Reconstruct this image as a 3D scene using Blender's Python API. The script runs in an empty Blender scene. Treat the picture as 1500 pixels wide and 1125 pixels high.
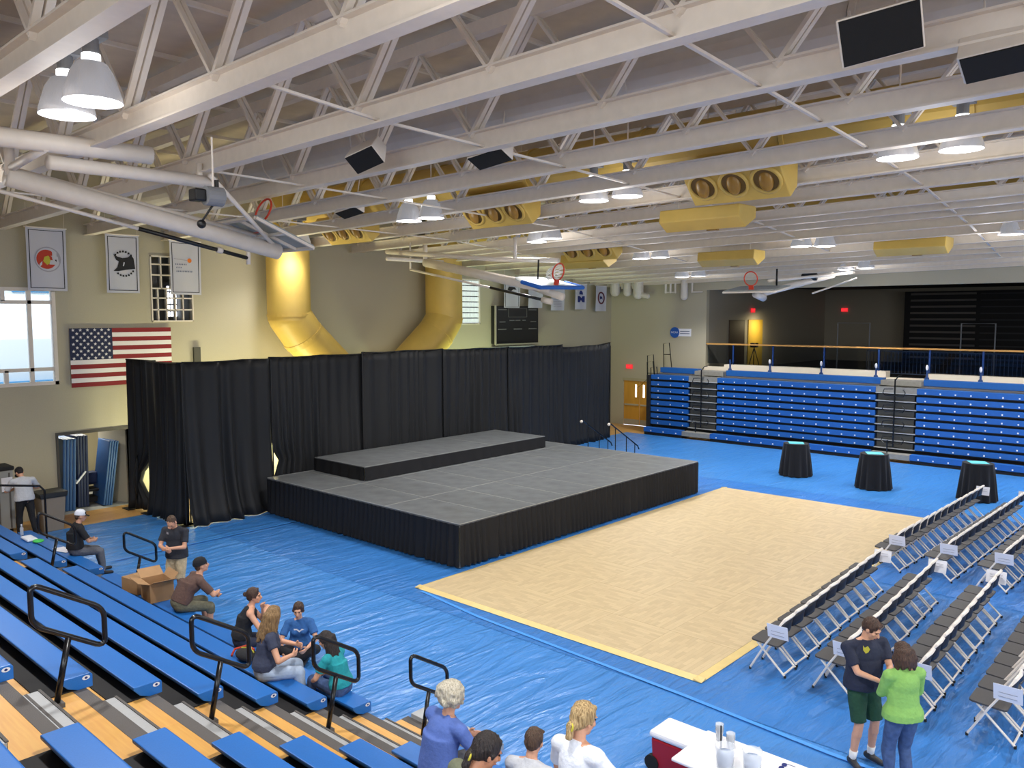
import bpy, bmesh, math, random
import numpy as np
from mathutils import Vector, Matrix, noise
random.seed(7)
PI = math.pi
C = bpy.context.scene.collection
# ------------------------------------------------------------------ camera
def cam_axes(yaw, pitch, roll):
    f = Vector((math.sin(yaw)*math.cos(pitch), math.cos(yaw)*math.cos(pitch), math.sin(pitch)))
    r0 = Vector((math.cos(yaw), -math.sin(yaw), 0)); u0 = r0.cross(f)
    r = math.cos(roll)*r0 + math.sin(roll)*u0; u = -math.sin(roll)*r0 + math.cos(roll)*u0
    return r, u, f
CAMH = 5.25
r_, u_, f_ = cam_axes(math.radians(47.788), math.radians(-4.812), math.radians(-0.11))
cd = bpy.data.cameras.new('camera'); cd.sensor_width = 36; cd.lens = 1200/1500*36
cd.clip_end = 200
cam = bpy.data.objects.new('camera', cd); C.objects.link(cam)
cam.matrix_world = Matrix(((r_.x, u_.x, -f_.x, 0), (r_.y, u_.y, -f_.y, 0), (r_.z, u_.z, -f_.z, CAMH), (0, 0, 0, 1)))
bpy.context.scene.camera = cam
# ------------------------------------------------------------------ world, lamps' strength, exposure
W = bpy.data.worlds.new('world'); bpy.context.scene.world = W; W.use_nodes = True
W.node_tree.nodes['Background'].inputs[0].default_value = (0.78, 0.88, 1.0, 1)
W.node_tree.nodes['Background'].inputs[1].default_value = 1.6
vs = bpy.context.scene.view_settings
vs.view_transform = 'Standard'; vs.look = 'None'; vs.gamma = 1; vs.use_curve_mapping = False
vs.exposure = 0.5
LAMP_W = 330.0          # each high-bay lamp
FILL_W = 900.0        # added ambient fill from the unseen sides, no windows there
def area_light(name, loc, target, w, h, power, col):
    l = bpy.data.lights.new(name, 'AREA'); l.shape = 'RECTANGLE'; l.size = w; l.size_y = h
    l.energy = power; l.color = col
    o = bpy.data.objects.new(name, l); C.objects.link(o); o.location = loc
    d = Vector(target)-Vector(loc); o.rotation_euler = d.to_track_quat('-Z', 'Y').to_euler()
    return o
area_light('daylight_fill', (-5.6, 4, 5.6), (10, 8, 0.5), 22, 2.6, FILL_W, (0.86, 0.93, 1.0))  # added fill light behind the camera, the wall has no window
area_light('daylight_fill', (12, -13.6, 5.2), (12, 6, 1.0), 24, 3.0, FILL_W*1.1, (0.86, 0.93, 1.0))  # second added fill, in front of the windowless back wall
# ------------------------------------------------------------------ materials
def lin(c):
    return tuple((x/255/12.92 if x/255 <= 0.04045 else ((x/255+0.055)/1.055)**2.4) for x in c)
MATS = {}
def mat(name, col, rough=0.6, metal=0.0, bump=0.0, scale=20.0, var=0.0, spec=0.5, stretch=(1, 1, 1), emit=None, estr=0.0, alpha=None, trans=0.0, sheen=0.0, col2=None, detail=4):
    m = bpy.data.materials.new(name); m.use_nodes = True; nt = m.node_tree; b = nt.nodes['Principled BSDF']
    b.inputs['Base Color'].default_value = (*col, 1); b.inputs['Roughness'].default_value = rough
    b.inputs['Metallic'].default_value = metal; b.inputs['Specular IOR Level'].default_value = spec
    if trans: b.inputs['Transmission Weight'].default_value = trans
    if sheen: b.inputs['Sheen Weight'].default_value = sheen
    if alpha is not None: b.inputs['Alpha'].default_value = alpha
    if emit: b.inputs['Emission Color'].default_value = (*emit, 1); b.inputs['Emission Strength'].default_value = estr
    if bump or var:
        tc = nt.nodes.new('ShaderNodeTexCoord'); mp = nt.nodes.new('ShaderNodeMapping'); mp.inputs['Scale'].default_value = stretch
        nz = nt.nodes.new('ShaderNodeTexNoise'); nz.inputs['Scale'].default_value = scale; nz.inputs['Detail'].default_value = detail
        nt.links.new(tc.outputs['Object'], mp.inputs[0]); nt.links.new(mp.outputs[0], nz.inputs['Vector'])
        if bump:
            bp = nt.nodes.new('ShaderNodeBump'); bp.inputs['Strength'].default_value = bump; bp.inputs['Distance'].default_value = 0.02
            nt.links.new(nz.outputs['Fac'], bp.inputs['Height']); nt.links.new(bp.outputs[0], b.inputs['Normal'])
        if var:
            rp = nt.nodes.new('ShaderNodeValToRGB'); c2 = col2 or tuple(min(1, x*(1+var)) for x in col); c1 = tuple(x*(1-var) for x in col)
            rp.color_ramp.elements[0].position = 0.3; rp.color_ramp.elements[1].position = 0.7
            rp.color_ramp.elements[0].color = (*c1, 1); rp.color_ramp.elements[1].color = (*c2, 1)
            nt.links.new(nz.outputs['Fac'], rp.inputs[0]); nt.links.new(rp.outputs[0], b.inputs['Base Color'])
    MATS[name] = m; return m
M_wall = mat('wall_paint', lin((178, 170, 148)), 0.75, bump=0.08, scale=40, var=0.03)
M_wallside = M_wall
M_roof = mat('roof_deck', lin((206, 192, 174)), 0.85, bump=0.15, scale=3, var=0.06)
M_white = mat('white_steel', lin((226, 216, 204)), 0.5, var=0.04, scale=6)
M_duct = mat('white_duct', lin((214, 206, 196)), 0.5, var=0.04, scale=4)
M_yellow = mat('yellow_duct', lin((204, 172, 88)), 0.45, var=0.05, scale=2.5)
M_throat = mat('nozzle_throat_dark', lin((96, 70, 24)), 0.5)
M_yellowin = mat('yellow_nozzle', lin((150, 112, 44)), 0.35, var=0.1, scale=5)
M_black = mat('black_satin', lin((14, 14, 16)), 0.4)
M_blackm = mat('black_rail_paint', lin((16, 17, 22)), 0.25)
M_grille = mat('speaker_grille', lin((12, 12, 13)), 0.85, bump=0.3, scale=200)
M_dark = mat('dark_understructure', lin((26, 25, 27)), 0.8)
M_drape = mat('black_drape', (0.010, 0.0105, 0.0125), 0.6, sheen=0.03, spec=0.35)
M_skirt = mat('black_skirt', (0.011, 0.011, 0.013), 0.7, spec=0.3)
M_seat = mat('blue_bench_plastic', lin((32, 106, 186)), 0.38, bump=0.05, scale=90, var=0.05)
M_seatfar = mat('blue_folded_bench', lin((24, 92, 172)), 0.5, var=0.05, scale=8)
M_alu = mat('grey_aluminium', lin((176, 178, 180)), 0.5, metal=0.15, var=0.05, scale=15, stretch=(1, 8, 1))
M_alud = mat('dark_antislip', lin((92, 88, 86)), 0.7, bump=0.3, scale=150)
M_gryplate = mat('grey_step_panel', lin((140, 138, 132)), 0.7, var=0.08, scale=10)
M_chair = mat('charcoal_chair_plastic', lin((72, 70, 70)), 0.5, bump=0.08, scale=150)
M_chairb = mat('navy_chair_back', lin((28, 32, 46)), 0.5)
M_frame = mat('beige_chair_steel', lin((232, 224, 216)), 0.35)
M_rubber = mat('black_rubber', lin((20, 20, 20)), 0.8)
M_paper = mat('white_paper', lin((232, 232, 240)), 0.8)
M_lamp = mat('lamp_glass', (1, 1, 1), 0.3, emit=(1.0, 1.0, 1.0), estr=7.0)
M_lampcol = mat('lamp_collar_glow', (1, 1, 1), 0.3, emit=(0.97, 1.0, 1.0), estr=3.0)
M_refl = mat('lamp_reflector', lin((190, 190, 196)), 0.25, metal=0.5, bump=0.3, scale=6, stretch=(8, 8, .2), emit=(0.9, 0.93, 1), estr=0.12)
M_ballast = mat('lamp_ballast', lin((130, 132, 136)), 0.5)
M_skin = mat('skin', lin((214, 160, 130)), 0.5, bump=0.05, scale=60, var=0.04)
M_skin2 = mat('tan_skin', lin((190, 132, 100)), 0.5, bump=0.05, scale=60, var=0.04)
M_eye = mat('eye_dark', lin((40, 26, 22)), 0.3)
M_lip = mat('lips', lin((170, 92, 84)), 0.5)
M_glass = mat('window_glass', (0.9, 0.95, 1), 0.02, trans=1.0)
M_orange = mat('orange_rim', lin((208, 62, 34)), 0.4)
M_net = mat('white_net', lin((240, 240, 240)), 0.8)
M_bluepad = mat('blue_padding', lin((26, 96, 190)), 0.5)
M_exit = mat('exit_red', lin((230, 40, 44)), 0.4, emit=(1, 0.03, 0.04), estr=1.6)
M_wood = None
def tile_wood(name, cols, board=(0.057, 1.2), alongx=True, rough=0.35, parquet=False, bump=0.03):
    m = bpy.data.materials.new(name); m.use_nodes = True; nt = m.node_tree; b = nt.nodes['Principled BSDF']
    tc = nt.nodes.new('ShaderNodeTexCoord'); mp = nt.nodes.new('ShaderNodeMapping')
    nt.links.new(tc.outputs['Object'], mp.inputs[0])
    if not alongx: mp.inputs['Rotation'].default_value = (0, 0, PI/2)
    br = nt.nodes.new('ShaderNodeTexBrick'); br.inputs['Scale'].default_value = 1.0
    br.inputs['Brick Width'].default_value = board[1]; br.inputs['Row Height'].default_value = board[0]
    br.inputs['Mortar Size'].default_value = 0.0016; br.inputs['Color1'].default_value = (*cols[0], 1); br.inputs['Color2'].default_value = (*cols[1], 1)
    br.inputs['Mortar'].default_value = (*cols[2], 1); br.offset_frequency = 2; br.offset = 0.37
    nz = nt.nodes.new('ShaderNodeTexNoise'); nz.inputs['Scale'].default_value = 3; mp2 = nt.nodes.new('ShaderNodeMapping'); mp2.inputs['Scale'].default_value = (1, 14, 1)
    nt.links.new(mp.outputs[0], br.inputs[0]); nt.links.new(mp.outputs[0], mp2.inputs[0]); nt.links.new(mp2.outputs[0], nz.inputs[0])
    mx = nt.nodes.new('ShaderNodeMix'); mx.data_type = 'RGBA'; mx.blend_type = 'OVERLAY'; mx.inputs[0].default_value = 0.10 if board[0] > 0.07 and board[1] < 1 else 0.25
    nt.links.new(br.outputs['Color'], mx.inputs[6]); nt.links.new(nz.outputs['Fac'], mx.inputs[7]); nt.links.new(mx.outputs[2], b.inputs['Base Color'])
    b.inputs['Roughness'].default_value = rough
    MATS[name] = m; return m
M_floor = tile_wood('gym_floor_maple', [lin((214, 168, 100)), lin((200, 150, 84)), lin((150, 104, 58))])
M_deck = tile_wood('bleacher_plywood', [lin((224, 170, 92)), lin((218, 164, 86)), lin((212, 158, 82))], (2.4, 2.4), alongx=False, rough=0.4)
M_parq = tile_wood('portable_maple', [lin((208, 186, 146)), lin((192, 170, 132)), lin((180, 156, 118))], (0.076, 0.30), rough=0.45)
M_parqedge = mat('portable_edge', lin((222, 196, 130)), 0.45, var=0.06, scale=5)
M_stage = mat('stage_carpet_deck', lin((108, 111, 114)), 0.33, bump=0.12, scale=3, var=0.25, detail=9)
M_stagetrim = mat('stage_trim', lin((170, 170, 168)), 0.35, metal=0.2)
# ------------------------------------------------------------------ mesh builder
class MB:
    def __init__(s): s.v = []; s.f = []; s.mi = []
    def add(s, vs_, fs, mi=0):
        n = len(s.v); s.v.extend([tuple(v) for v in vs_]); s.f.extend([tuple(i+n for i in f) for f in fs]); s.mi.extend([mi]*len(fs)); return s
    def box(s, c, d, R=None, mi=0):
        h = [x/2 for x in d]; vs_ = []
        for z in (-1, 1):
            for x, y in ((-1, -1), (1, -1), (1, 1), (-1, 1)):
                v = Vector((x*h[0], y*h[1], z*h[2]))
                if R is not None: v = R @ v
                vs_.append(v+Vector(c))
        return s.add(vs_, [(3, 2, 1, 0), (4, 5, 6, 7), (0, 1, 5, 4), (1, 2, 6, 5), (2, 3, 7, 6), (3, 0, 4, 7)], mi)
    def box2(s, a, b, mi=0):
        return s.box([(a[i]+b[i])/2 for i in range(3)], [abs(b[i]-a[i]) for i in range(3)], None, mi)
    def beam(s, p, q, w, h, up=(0, 0, 1), mi=0):
        p = Vector(p); q = Vector(q); d = q-p; L = d.length; z = d.normalized(); x = Vector(up).cross(z)
        if x.length < 1e-5: x = Vector((1, 0, 0)).cross(z)
        x.normalize(); y = z.cross(x); R = Matrix((x, y, z)).transposed()
        return s.box((p+q)/2, (w, h, L), R, mi)
    def tube(s, pts, r, seg=8, closed=False, mi=0, caps=True):
        pts = [Vector(p) for p in pts]; n = len(pts); rs = r if isinstance(r, (list, tuple)) else [r]*n
        rings = []; prev = None
        for i, p in enumerate(pts):
            a = pts[(i-1) % n] if (closed or i > 0) else p; b = pts[(i+1) % n] if (closed or i < n-1) else p
            t = (b-a).normalized()
            if prev is None:
                x = t.cross(Vector((0, 0, 1)))
                if x.length < 0.1: x = t.cross(Vector((1, 0, 0)))
            else: x = prev - t*prev.dot(t)
            x.normalize(); prev = x; y = t.cross(x)
            rings.append([p+(x*math.cos(2*PI*k/seg)+y*math.sin(2*PI*k/seg))*rs[i] for k in range(seg)])
        vs_ = [v for R in rings for v in R]; fs = []
        for i in range(n if closed else n-1):
            j = (i+1) % n
            for k in range(seg): fs.append((i*seg+k, i*seg+(k+1) % seg, j*seg+(k+1) % seg, j*seg+k))
        if not closed and caps: fs.append(tuple(range(seg-1, -1, -1))); fs.append(tuple((n-1)*seg+k for k in range(seg)))
        return s.add(vs_, fs, mi)
    def lathe(s, prof, c=(0, 0, 0), seg=24, R=None, mi=0, sx=1, sy=1):
        vs_ = []; fs = []
        for (r, z) in prof:
            for k in range(seg):
                v = Vector((r*math.cos(2*PI*k/seg)*sx, r*math.sin(2*PI*k/seg)*sy, z))
                if R is not None: v = R @ v
                vs_.append(v+Vector(c))
        for i in range(len(prof)-1):
            for k in range(seg): fs.append((i*seg+k, i*seg+(k+1) % seg, (i+1)*seg+(k+1) % seg, (i+1)*seg+k))
        return s.add(vs_, fs, mi)
    def disc(s, c, r, seg=24, R=None, mi=0, sx=1, sy=1):
        vs_ = []
        for k in range(seg):
            v = Vector((r*math.cos(2*PI*k/seg)*sx, r*math.sin(2*PI*k/seg)*sy, 0))
            if R is not None: v = R @ v
            vs_.append(v+Vector(c))
        return s.add(vs_, [tuple(range(seg))], mi)
    def ell(s, c, rad, R=None, seg=16, rings=10, mi=0):
        vs_ = []; fs = []
        for i in range(rings+1):
            th = PI*i/rings
            for k in range(seg):
                v = Vector((rad[0]*math.sin(th)*math.cos(2*PI*k/seg), rad[1]*math.sin(th)*math.sin(2*PI*k/seg), -rad[2]*math.cos(th)))
                if R is not None: v = R @ v
                vs_.append(v+Vector(c))
        for i in range(rings):
            for k in range(seg): fs.append((i*seg+k, i*seg+(k+1) % seg, (i+1)*seg+(k+1) % seg, (i+1)*seg+k))
        return s.add(vs_, fs, mi)
    def caps(s, p, q, r1, r2, seg=12, flat=(False, False), sq=None):
        p = Vector(p); q = Vector(q); d = q-p; L = d.length; z = d.normalized()
        x = z.cross(Vector((0, 1, 0)))
        if x.length < 0.2: x = z.cross(Vector((1, 0, 0)))
        x.normalize(); y = z.cross(x); prof = []
        if not flat[0]: prof += [(r1*math.sin(a), -r1*math.cos(a)) for a in (0.02, 0.5, 1.0)]
        else: prof += [(1e-4, 0)]
        prof += [(r1, 0), (r2, L)]
        if not flat[1]: prof += [(r2*math.cos(a), L+r2*math.sin(a)) for a in (0.55, 1.05, 1.55)]
        else: prof += [(1e-4, L)]
        return s.lathe(prof, p, seg, Matrix((x, y, z)).transposed())
    def poly(s, pts, mi=0): return s.add(pts, [tuple(range(len(pts)))], mi)
    def prism(s, pts2, f, mi=0):
        "pts2 outline, f(u,v,w) -> 3d, w in {0,1}"
        n = len(pts2); vs_ = [f(u, v, 0) for u, v in pts2]+[f(u, v, 1) for u, v in pts2]
        fs = [tuple(range(n-1, -1, -1)), tuple(range(n, 2*n))]+[(i, (i+1) % n, (i+1) % n+n, i+n) for i in range(n)]
        return s.add(vs_, fs, mi)
    def grid(s, P, mi=0, closed=False):
        ny = len(P); nx = len(P[0]); vs_ = [p for row in P for p in row]
        fs = [(j*nx+i, j*nx+i+1, (j+1)*nx+i+1, (j+1)*nx+i) for j in range(ny-1) for i in range(nx-1)]
        return s.add(vs_, fs, mi)
    def mesh(s, name, m, smooth=False):
        me = bpy.data.meshes.new(name); me.from_pydata(s.v, [], s.f)
        for mm in (m if isinstance(m, (list, tuple)) else [m]): me.materials.append(mm)
        if any(s.mi): me.polygons.foreach_set('material_index', s.mi)
        if smooth: me.polygons.foreach_set('use_smooth', [True]*len(s.f))
        me.update(); return me
    def build(s, name, m, parent=None, smooth=False, bevel=0, loc=None):
        me = s.mesh(name, m, smooth)
        bm = bmesh.new(); bm.from_mesh(me); bmesh.ops.recalc_face_normals(bm, faces=bm.faces); bm.to_mesh(me); bm.free()
        o = bpy.data.objects.new(name, me); C.objects.link(o)
        if parent is not None: o.parent = parent
        if loc is not None: o.location = loc
        if bevel:
            md = o.modifiers.new('bevel', 'BEVEL'); md.width = bevel; md.segments = 2; md.limit_method = 'ANGLE'
        return o
def tag(o, label=None, cat=None, group=None, kind=None):
    if label: o['label'] = label
    if cat: o['category'] = cat
    if group: o['group'] = group
    if kind: o['kind'] = kind
    return o
def empty(name, loc, label, cat, rz=0, group=None):
    o = bpy.data.objects.new(name, None); C.objects.link(o); o.location = loc; o.rotation_euler = (0, 0, rz); o.empty_display_size = 0.2
    return tag(o, label, cat, group)
def copy_tree(o, parent=None):
    c = o.copy(); C.objects.link(c); c.parent = parent
    for ch in list(o.children): copy_tree(ch, c)
    return c
ORD = ['first', 'second', 'third', 'fourth', 'fifth', 'sixth', 'seventh', 'eighth', 'ninth', 'tenth', 'eleventh', 'twelfth', 'thirteenth', 'fourteenth', 'fifteenth', 'sixteenth', 'seventeenth', 'eighteenth', 'nineteenth', 'twentieth']
def S(o): o['kind'] = 'structure'; return o
def curve_mesh(name, body, size, m, parent, M4, extrude=0.0, align='CENTER'):
    t = bpy.data.curves.new(name, 'FONT'); t.body = body; t.size = size; t.extrude = extrude; t.align_x = align; t.align_y = 'CENTER'
    tmp = bpy.data.objects.new('lettering_curve', t); C.objects.link(tmp); me = bpy.data.meshes.new_from_object(tmp.evaluated_get(bpy.context.evaluated_depsgraph_get()))
    bpy.data.objects.remove(tmp); bpy.data.curves.remove(t); me.materials.clear(); me.materials.append(m)
    o = bpy.data.objects.new(name, me); C.objects.link(o); o.parent = parent; o.matrix_local = M4; return o
def axes_mat(o, x, y, z=None):
    x = Vector(x).normalized(); y = Vector(y).normalized(); z = x.cross(y)
    return Matrix(((x.x, y.x, z.x, o[0]), (x.y, y.y, z.y, o[1]), (x.z, y.z, z.z, o[2]), (0, 0, 0, 1)))

# ================================================================== ROOM
YW, XW = 23.1, 32.6          # end wall (flag), side wall (balcony)
X0, Y0 = -6.0, -14.0
def zb(X, Y):                # underside of the truss bottom chords
    z = 7.37+0.0175*(YW-Y)
    return z-0.0536*max(0, X-17.3)
fl = MB(); fl.box2((X0, Y0, -0.1), (XW, YW, 0)); S(fl.build('floor', M_floor))
def wall_cells(xs, zs, holes, f, name, m, T=0.25):
    "wall as boxes on a cell grid; holes = list of (a,b,c,d)"
    b = MB()
    for i in range(len(xs)-1):
        for j in range(len(zs)-1):
            cx, cz = (xs[i]+xs[i+1])/2, (zs[j]+zs[j+1])/2
            if any(a < cx < b_ and c < cz < d for a, b_, c, d in holes): continue
            f(b, xs[i], xs[i+1], zs[j], zs[j+1])
    return b.build(name, m)
WIN1 = (4.2, 7.85, 3.47, 5.97); WIN2 = (10.35, 11.58, 5.08, 6.94); WIN3 = (22.43, 23.56, 4.88, 6.67); CLOS = (7.76, 9.62, 0, 2.12)
holes = [WIN1, WIN2, WIN3, CLOS]
xs = sorted({X0, XW+12}|{h[0] for h in holes}|{h[1] for h in holes}); zs = sorted({0, 10.4}|{h[2] for h in holes}|{h[3] for h in holes})
def fy(b, a, c, z0, z1): b.box2((a, YW, z0), (c, YW+0.25, z1))
S(wall_cells(xs, zs, holes, fy, 'wall_end', M_wall))
OPEN = (-12.0, 18.0, 2.72, 6.33)
DOORR = (20.55, 22.35, 0, 2.13)
holes = [OPEN, DOORR]
ys = sorted({Y0, YW}|{18.0, 20.55, 22.35, -12.0}); zs = sorted({0, 9.9, 2.72, 6.33, 2.13})
def fx(b, a, c, z0, z1): b.box2((XW, a, z0), (XW+0.25, c, z1))
S(wall_cells(ys, zs, holes, fx, 'wall_side', M_wall))
b = MB(); b.box2((X0-0.2, Y0, 0), (X0, YW, 10.4)); S(b.build('wall_left', M_wall))
b = MB(); b.box2((X0, Y0-0.2, 0), (XW, Y0, 10.4)); S(b.build('wall_back', M_wall))
# roof deck with panel seams, follows the slope
b = MB()
for (xa, xb) in ((X0-0.2, 17.3), (17.3, XW+0.25)):
    P = [[(x, y, zb(x, y)+2.02) for x in (xa, xb)] for y in (Y0-0.2, YW+0.25)]
    Q = [[(x, y, z+0.12) for (x, y, z) in r] for r in P]
    vs8 = [P[0][0], P[0][1], P[1][1], P[1][0], Q[0][0], Q[0][1], Q[1][1], Q[1][0]]
    b.add(vs8, [(3, 2, 1, 0), (4, 5, 6, 7), (0, 1, 5, 4), (1, 2, 6, 5), (2, 3, 7, 6), (3, 0, 4, 7)])
S(b.build('ceiling', M_roof))
# seams and small purlins under the deck
ceil = bpy.data.objects['ceiling']
for k in range(16):
    y = Y0+1.2+k*2.4
    b = MB()
    b.beam((X0, y, zb(X0, y)+1.99), (17.3, y, zb(17.3, y)+1.99), 0.07, 0.07)
    b.beam((17.3, y, zb(17.3, y)+1.99), (XW, y, zb(XW, y)+1.99), 0.07, 0.07)
    b.build('purlin', M_white, ceil)
# ------------------------------------------------------------------ trusses (run along Y)
TX = [-3.4, -1.3, 0.85, 2.9, 4.72, 6.67, 8.72, 10.8, 12.95, 15.1, 17.3, 19.05, 19.95, 20.9, 22.4, 23.95, 25.7, 26.95, 28.2, 29.6, 30.9, 32.25]
L = YW-Y0; DEPTH = 1.72
def truss_parts(near=True):
    root = empty('roof_truss', (0, 0, 0), None, None)
    s = 0.0175
    zt = lambda y: -s*y          # local: y from -L..0, origin at end wall bottom
    b = MB(); hgt = 0.29 if near else 0.24; fw = 0.2 if near else 0.15
    for (za, w, h) in ((0.012, fw, 0.024), (hgt-0.012, fw, 0.024)): b.beam((0, -L, zt(-L)+za), (0, 0, zt(0)+za), w, h)
    b.beam((0, -L, zt(-L)+hgt/2), (0, 0, zt(0)+hgt/2), 0.02, hgt-0.03)
    b.build('bottom_chord', M_white, root)
    b = MB(); b.beam((0, -L, zt(-L)+DEPTH), (0, 0, DEPTH), 0.18, 0.2); b.build('top_chord', M_white, root)
    pitch = 2.34; y = -0.4; me1 = me2 = None; i = 0
    while y-pitch > -L:
        for (ya, yb) in ((y, y-pitch/2), (y-pitch/2-0.02, y-pitch)):
            down = (ya == y)
            if down and me1 is None:
                bb = MB()
                for dx in (-0.05, 0.05): bb.beam((dx, 0, 0.24), (dx, yb-ya, DEPTH-0.05), 0.05, 0.075, up=(1, 0, 0))
                me1 = bb.mesh('web_member', M_white)
            if not down and me2 is None:
                bb = MB()
                for dx in (-0.04, 0.04): bb.beam((dx, 0, DEPTH-0.05), (dx, yb-ya, 0.24), 0.04, 0.06, up=(1, 0, 0))
                me2 = bb.mesh('web_member', M_white)
            o = bpy.data.objects.new('web_member', me1 if down else me2); C.objects.link(o); o.parent = root; o.location = (0, ya, zt(ya))
        y -= pitch; i += 1
    return root
tr_near = truss_parts(True); tr_far = None
tr_far = truss_parts(False)
for i, X in enumerate(TX):
    if X < 17.5: t = tr_near if i == 0 else copy_tree(tr_near)
    else: t = tr_far if X == 19.05 else copy_tree(tr_far)
    t.location = (X, YW, zb(X, YW))
    if i >= 3: lab = 'white steel roof truss with V-shaped webs, %s from the near left of the ceiling' % ORD[i-3]
    else: lab = 'white steel roof truss overhead, %s one before the first in view' % ORD[2-i]
    tag(t, lab, 'truss', 'parallel white roof trusses')
# sloping cross bracing (runs along X between the bottom chords)
def brace(name, pts, r, lab, m=M_white):
    b = MB()
    for p, q in zip(pts[:-1], pts[1:]): b.beam(p, q, r*2, r*1.4)
    o = b.build(name, m); tag(o, lab, 'brace', 'cross braces between the trusses'); return o
def bz(x, y): return (x, y, zb(x, y)+0.06)
brace('cross_brace', [bz(5.2, 3.95), bz(8.72, 4.2), bz(12.95, 4.5), bz(17.3, 4.95), bz(23, 5.4), bz(29.6, 6.1)], 0.022, 'thin white cross brace under the trusses, nearest one, running off at upper right')
brace('cross_brace', [bz(4.72, 7.9), (6.67, 8.3, zb(6.67, 8.3)+.06), bz(10.8, 8.6), bz(17.3, 9.2), bz(26, 10)], 0.022, 'thin white cross brace under the trusses, in the middle above the court')
brace('cross_brace', [bz(6.67, 12.8), bz(10.8, 13.2), bz(17.3, 14), bz(25.7, 15)], 0.022, 'thin white cross brace under the trusses, passing above the stage front')
brace('cross_brace', [bz(4.72, 17.2), bz(10.8, 17.6), bz(17.3, 18.2), bz(25.7, 19)], 0.022, 'thin white cross brace under the trusses, nearest the end wall')
# ------------------------------------------------------------------ white round ducts in the trusses
def duct_run(x, z, r, y0, y1, lab, m, name='ceiling_duct'):
    root = empty(name, (x, y1, z), lab, 'duct')
    y = y1; n = 0
    while y > y0:
        yb = max(y0, y-3.0); b = MB()
        b.tube([(0, y-y1, 0), (0, yb-y1+0.02, 0)], r, 24)
        b.tube([(0, y-y1, 0), (0, y-y1-0.08, 0)], r+0.03, 24)
        b.build('duct_section', m, root, smooth=False); y = yb; n += 1
    return root
duct_run(9.75, 8.45, 0.42, -6, 21.5, 'large white round duct threaded through the roof trusses', M_duct)
duct_run(4.0, 8.75, 0.22, -6, 22.8, 'slim white round duct high above the left bleachers', M_duct)
# long yellow supply ducts with nozzle boxes
duct_run(14.5, 8.5, 0.5, -6, 21.4, 'long yellow round duct running above the court, nearer one', M_yellow, 'yellow_duct')
duct_run(21.6, 8.15, 0.42, -6, 21.4, 'long yellow round duct running above the court, farther one', M_yellow, 'yellow_duct')
def nozzle_box(c, w, lab, side=-1, rx=0.55, nz=3):
    "box under the duct; side -1: tilted face with three nozzles towards -X; +1: away"
    root = empty('nozzle_box', c, lab, 'air diffuser', 0 if side < 0 else PI, 'yellow nozzle boxes of the air system')
    for hy in (-0.35, 0.35): MB().tube([(0.1, hy*w, 0.2), (0.1, hy*w, zb(c[0], c[1])+2.0-c[2])], 0.012, 6).build('hanger', M_white, root)
    # local: face looks to -X and down; profile in XZ, extruded along Y
    if side < 0: prof = [(-0.42, 0.28), (-0.3, 0.42), (0.45, 0.42), (0.45, -0.1), (0.18, -0.32)]
    else: prof = [(-0.34, 0.22), (0.40, 0.22), (0.44, -0.05), (0.12, -0.24), (-0.34, -0.02)]
    b = MB(); b.prism(prof, lambda u, v, t: (u, (t-0.5)*w, v)); b.build('housing', M_yellow, root, bevel=0.02)
    if side > 0:
        b = MB(); b.box((-0.05, 0.1, -0.22), (0.1, 0.25, 0.05)); b.build('damper_bracket', M_yellowin, root); return root
    n = Vector((-0.6, 0, -0.6)).normalized(); a = Vector((-0.42, 0, 0.28)); q = Vector((0.18, 0, -0.32)); mid = (a+q)/2
    ax = Vector((0, 1, 0)); ay = n.cross(ax); R = Matrix((ax, ay, n)).transposed()
    for k in range(nz):
        cc = mid+Vector((0, (k-(nz-1)/2)*w/nz*0.98, 0))
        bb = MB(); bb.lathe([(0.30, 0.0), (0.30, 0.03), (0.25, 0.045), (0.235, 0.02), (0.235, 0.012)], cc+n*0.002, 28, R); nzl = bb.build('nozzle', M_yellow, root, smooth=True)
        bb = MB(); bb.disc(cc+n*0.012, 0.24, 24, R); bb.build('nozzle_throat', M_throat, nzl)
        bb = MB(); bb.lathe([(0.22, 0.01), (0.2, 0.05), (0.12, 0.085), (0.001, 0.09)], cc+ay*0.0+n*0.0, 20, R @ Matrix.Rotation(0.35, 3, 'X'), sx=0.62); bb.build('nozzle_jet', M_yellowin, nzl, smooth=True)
    return root
for (X, Y, z, w, lab) in ((14.2, 7.26, 7.67, 1.93, 'yellow box with three air nozzles, largest and nearest in view'), (14.2, 13.35, 7.65, 1.95, 'yellow box with three air nozzles above the front of the stage'),
                          (14.2, 19.2, 7.6, 1.9, 'yellow box with three air nozzles nearest the flag wall'), (21.6, 16.2, 7.34, 2.0, 'yellow box with three air nozzles over the right part of the stage')):
    nozzle_box((X, Y, z), w, lab)
for (X, Y, z, w, lab) in ((16.1, 8.9, 7.3, 1.9, 'yellow air box seen from its plain back, nearest and largest of them'), (23.6, 12.2, 6.98, 1.9, 'yellow air box seen from its plain back, farther one above the court'),
                          (24.9, 7.3, 7.14, 1.9, 'yellow air box seen from its plain back, at right above the far bleachers'), (22.4, 16.8, 7.05, 1.8, 'yellow air box seen from its plain back, partly behind the raised hoop')):
    nozzle_box((X, Y, z), w, lab, side=1)
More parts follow.
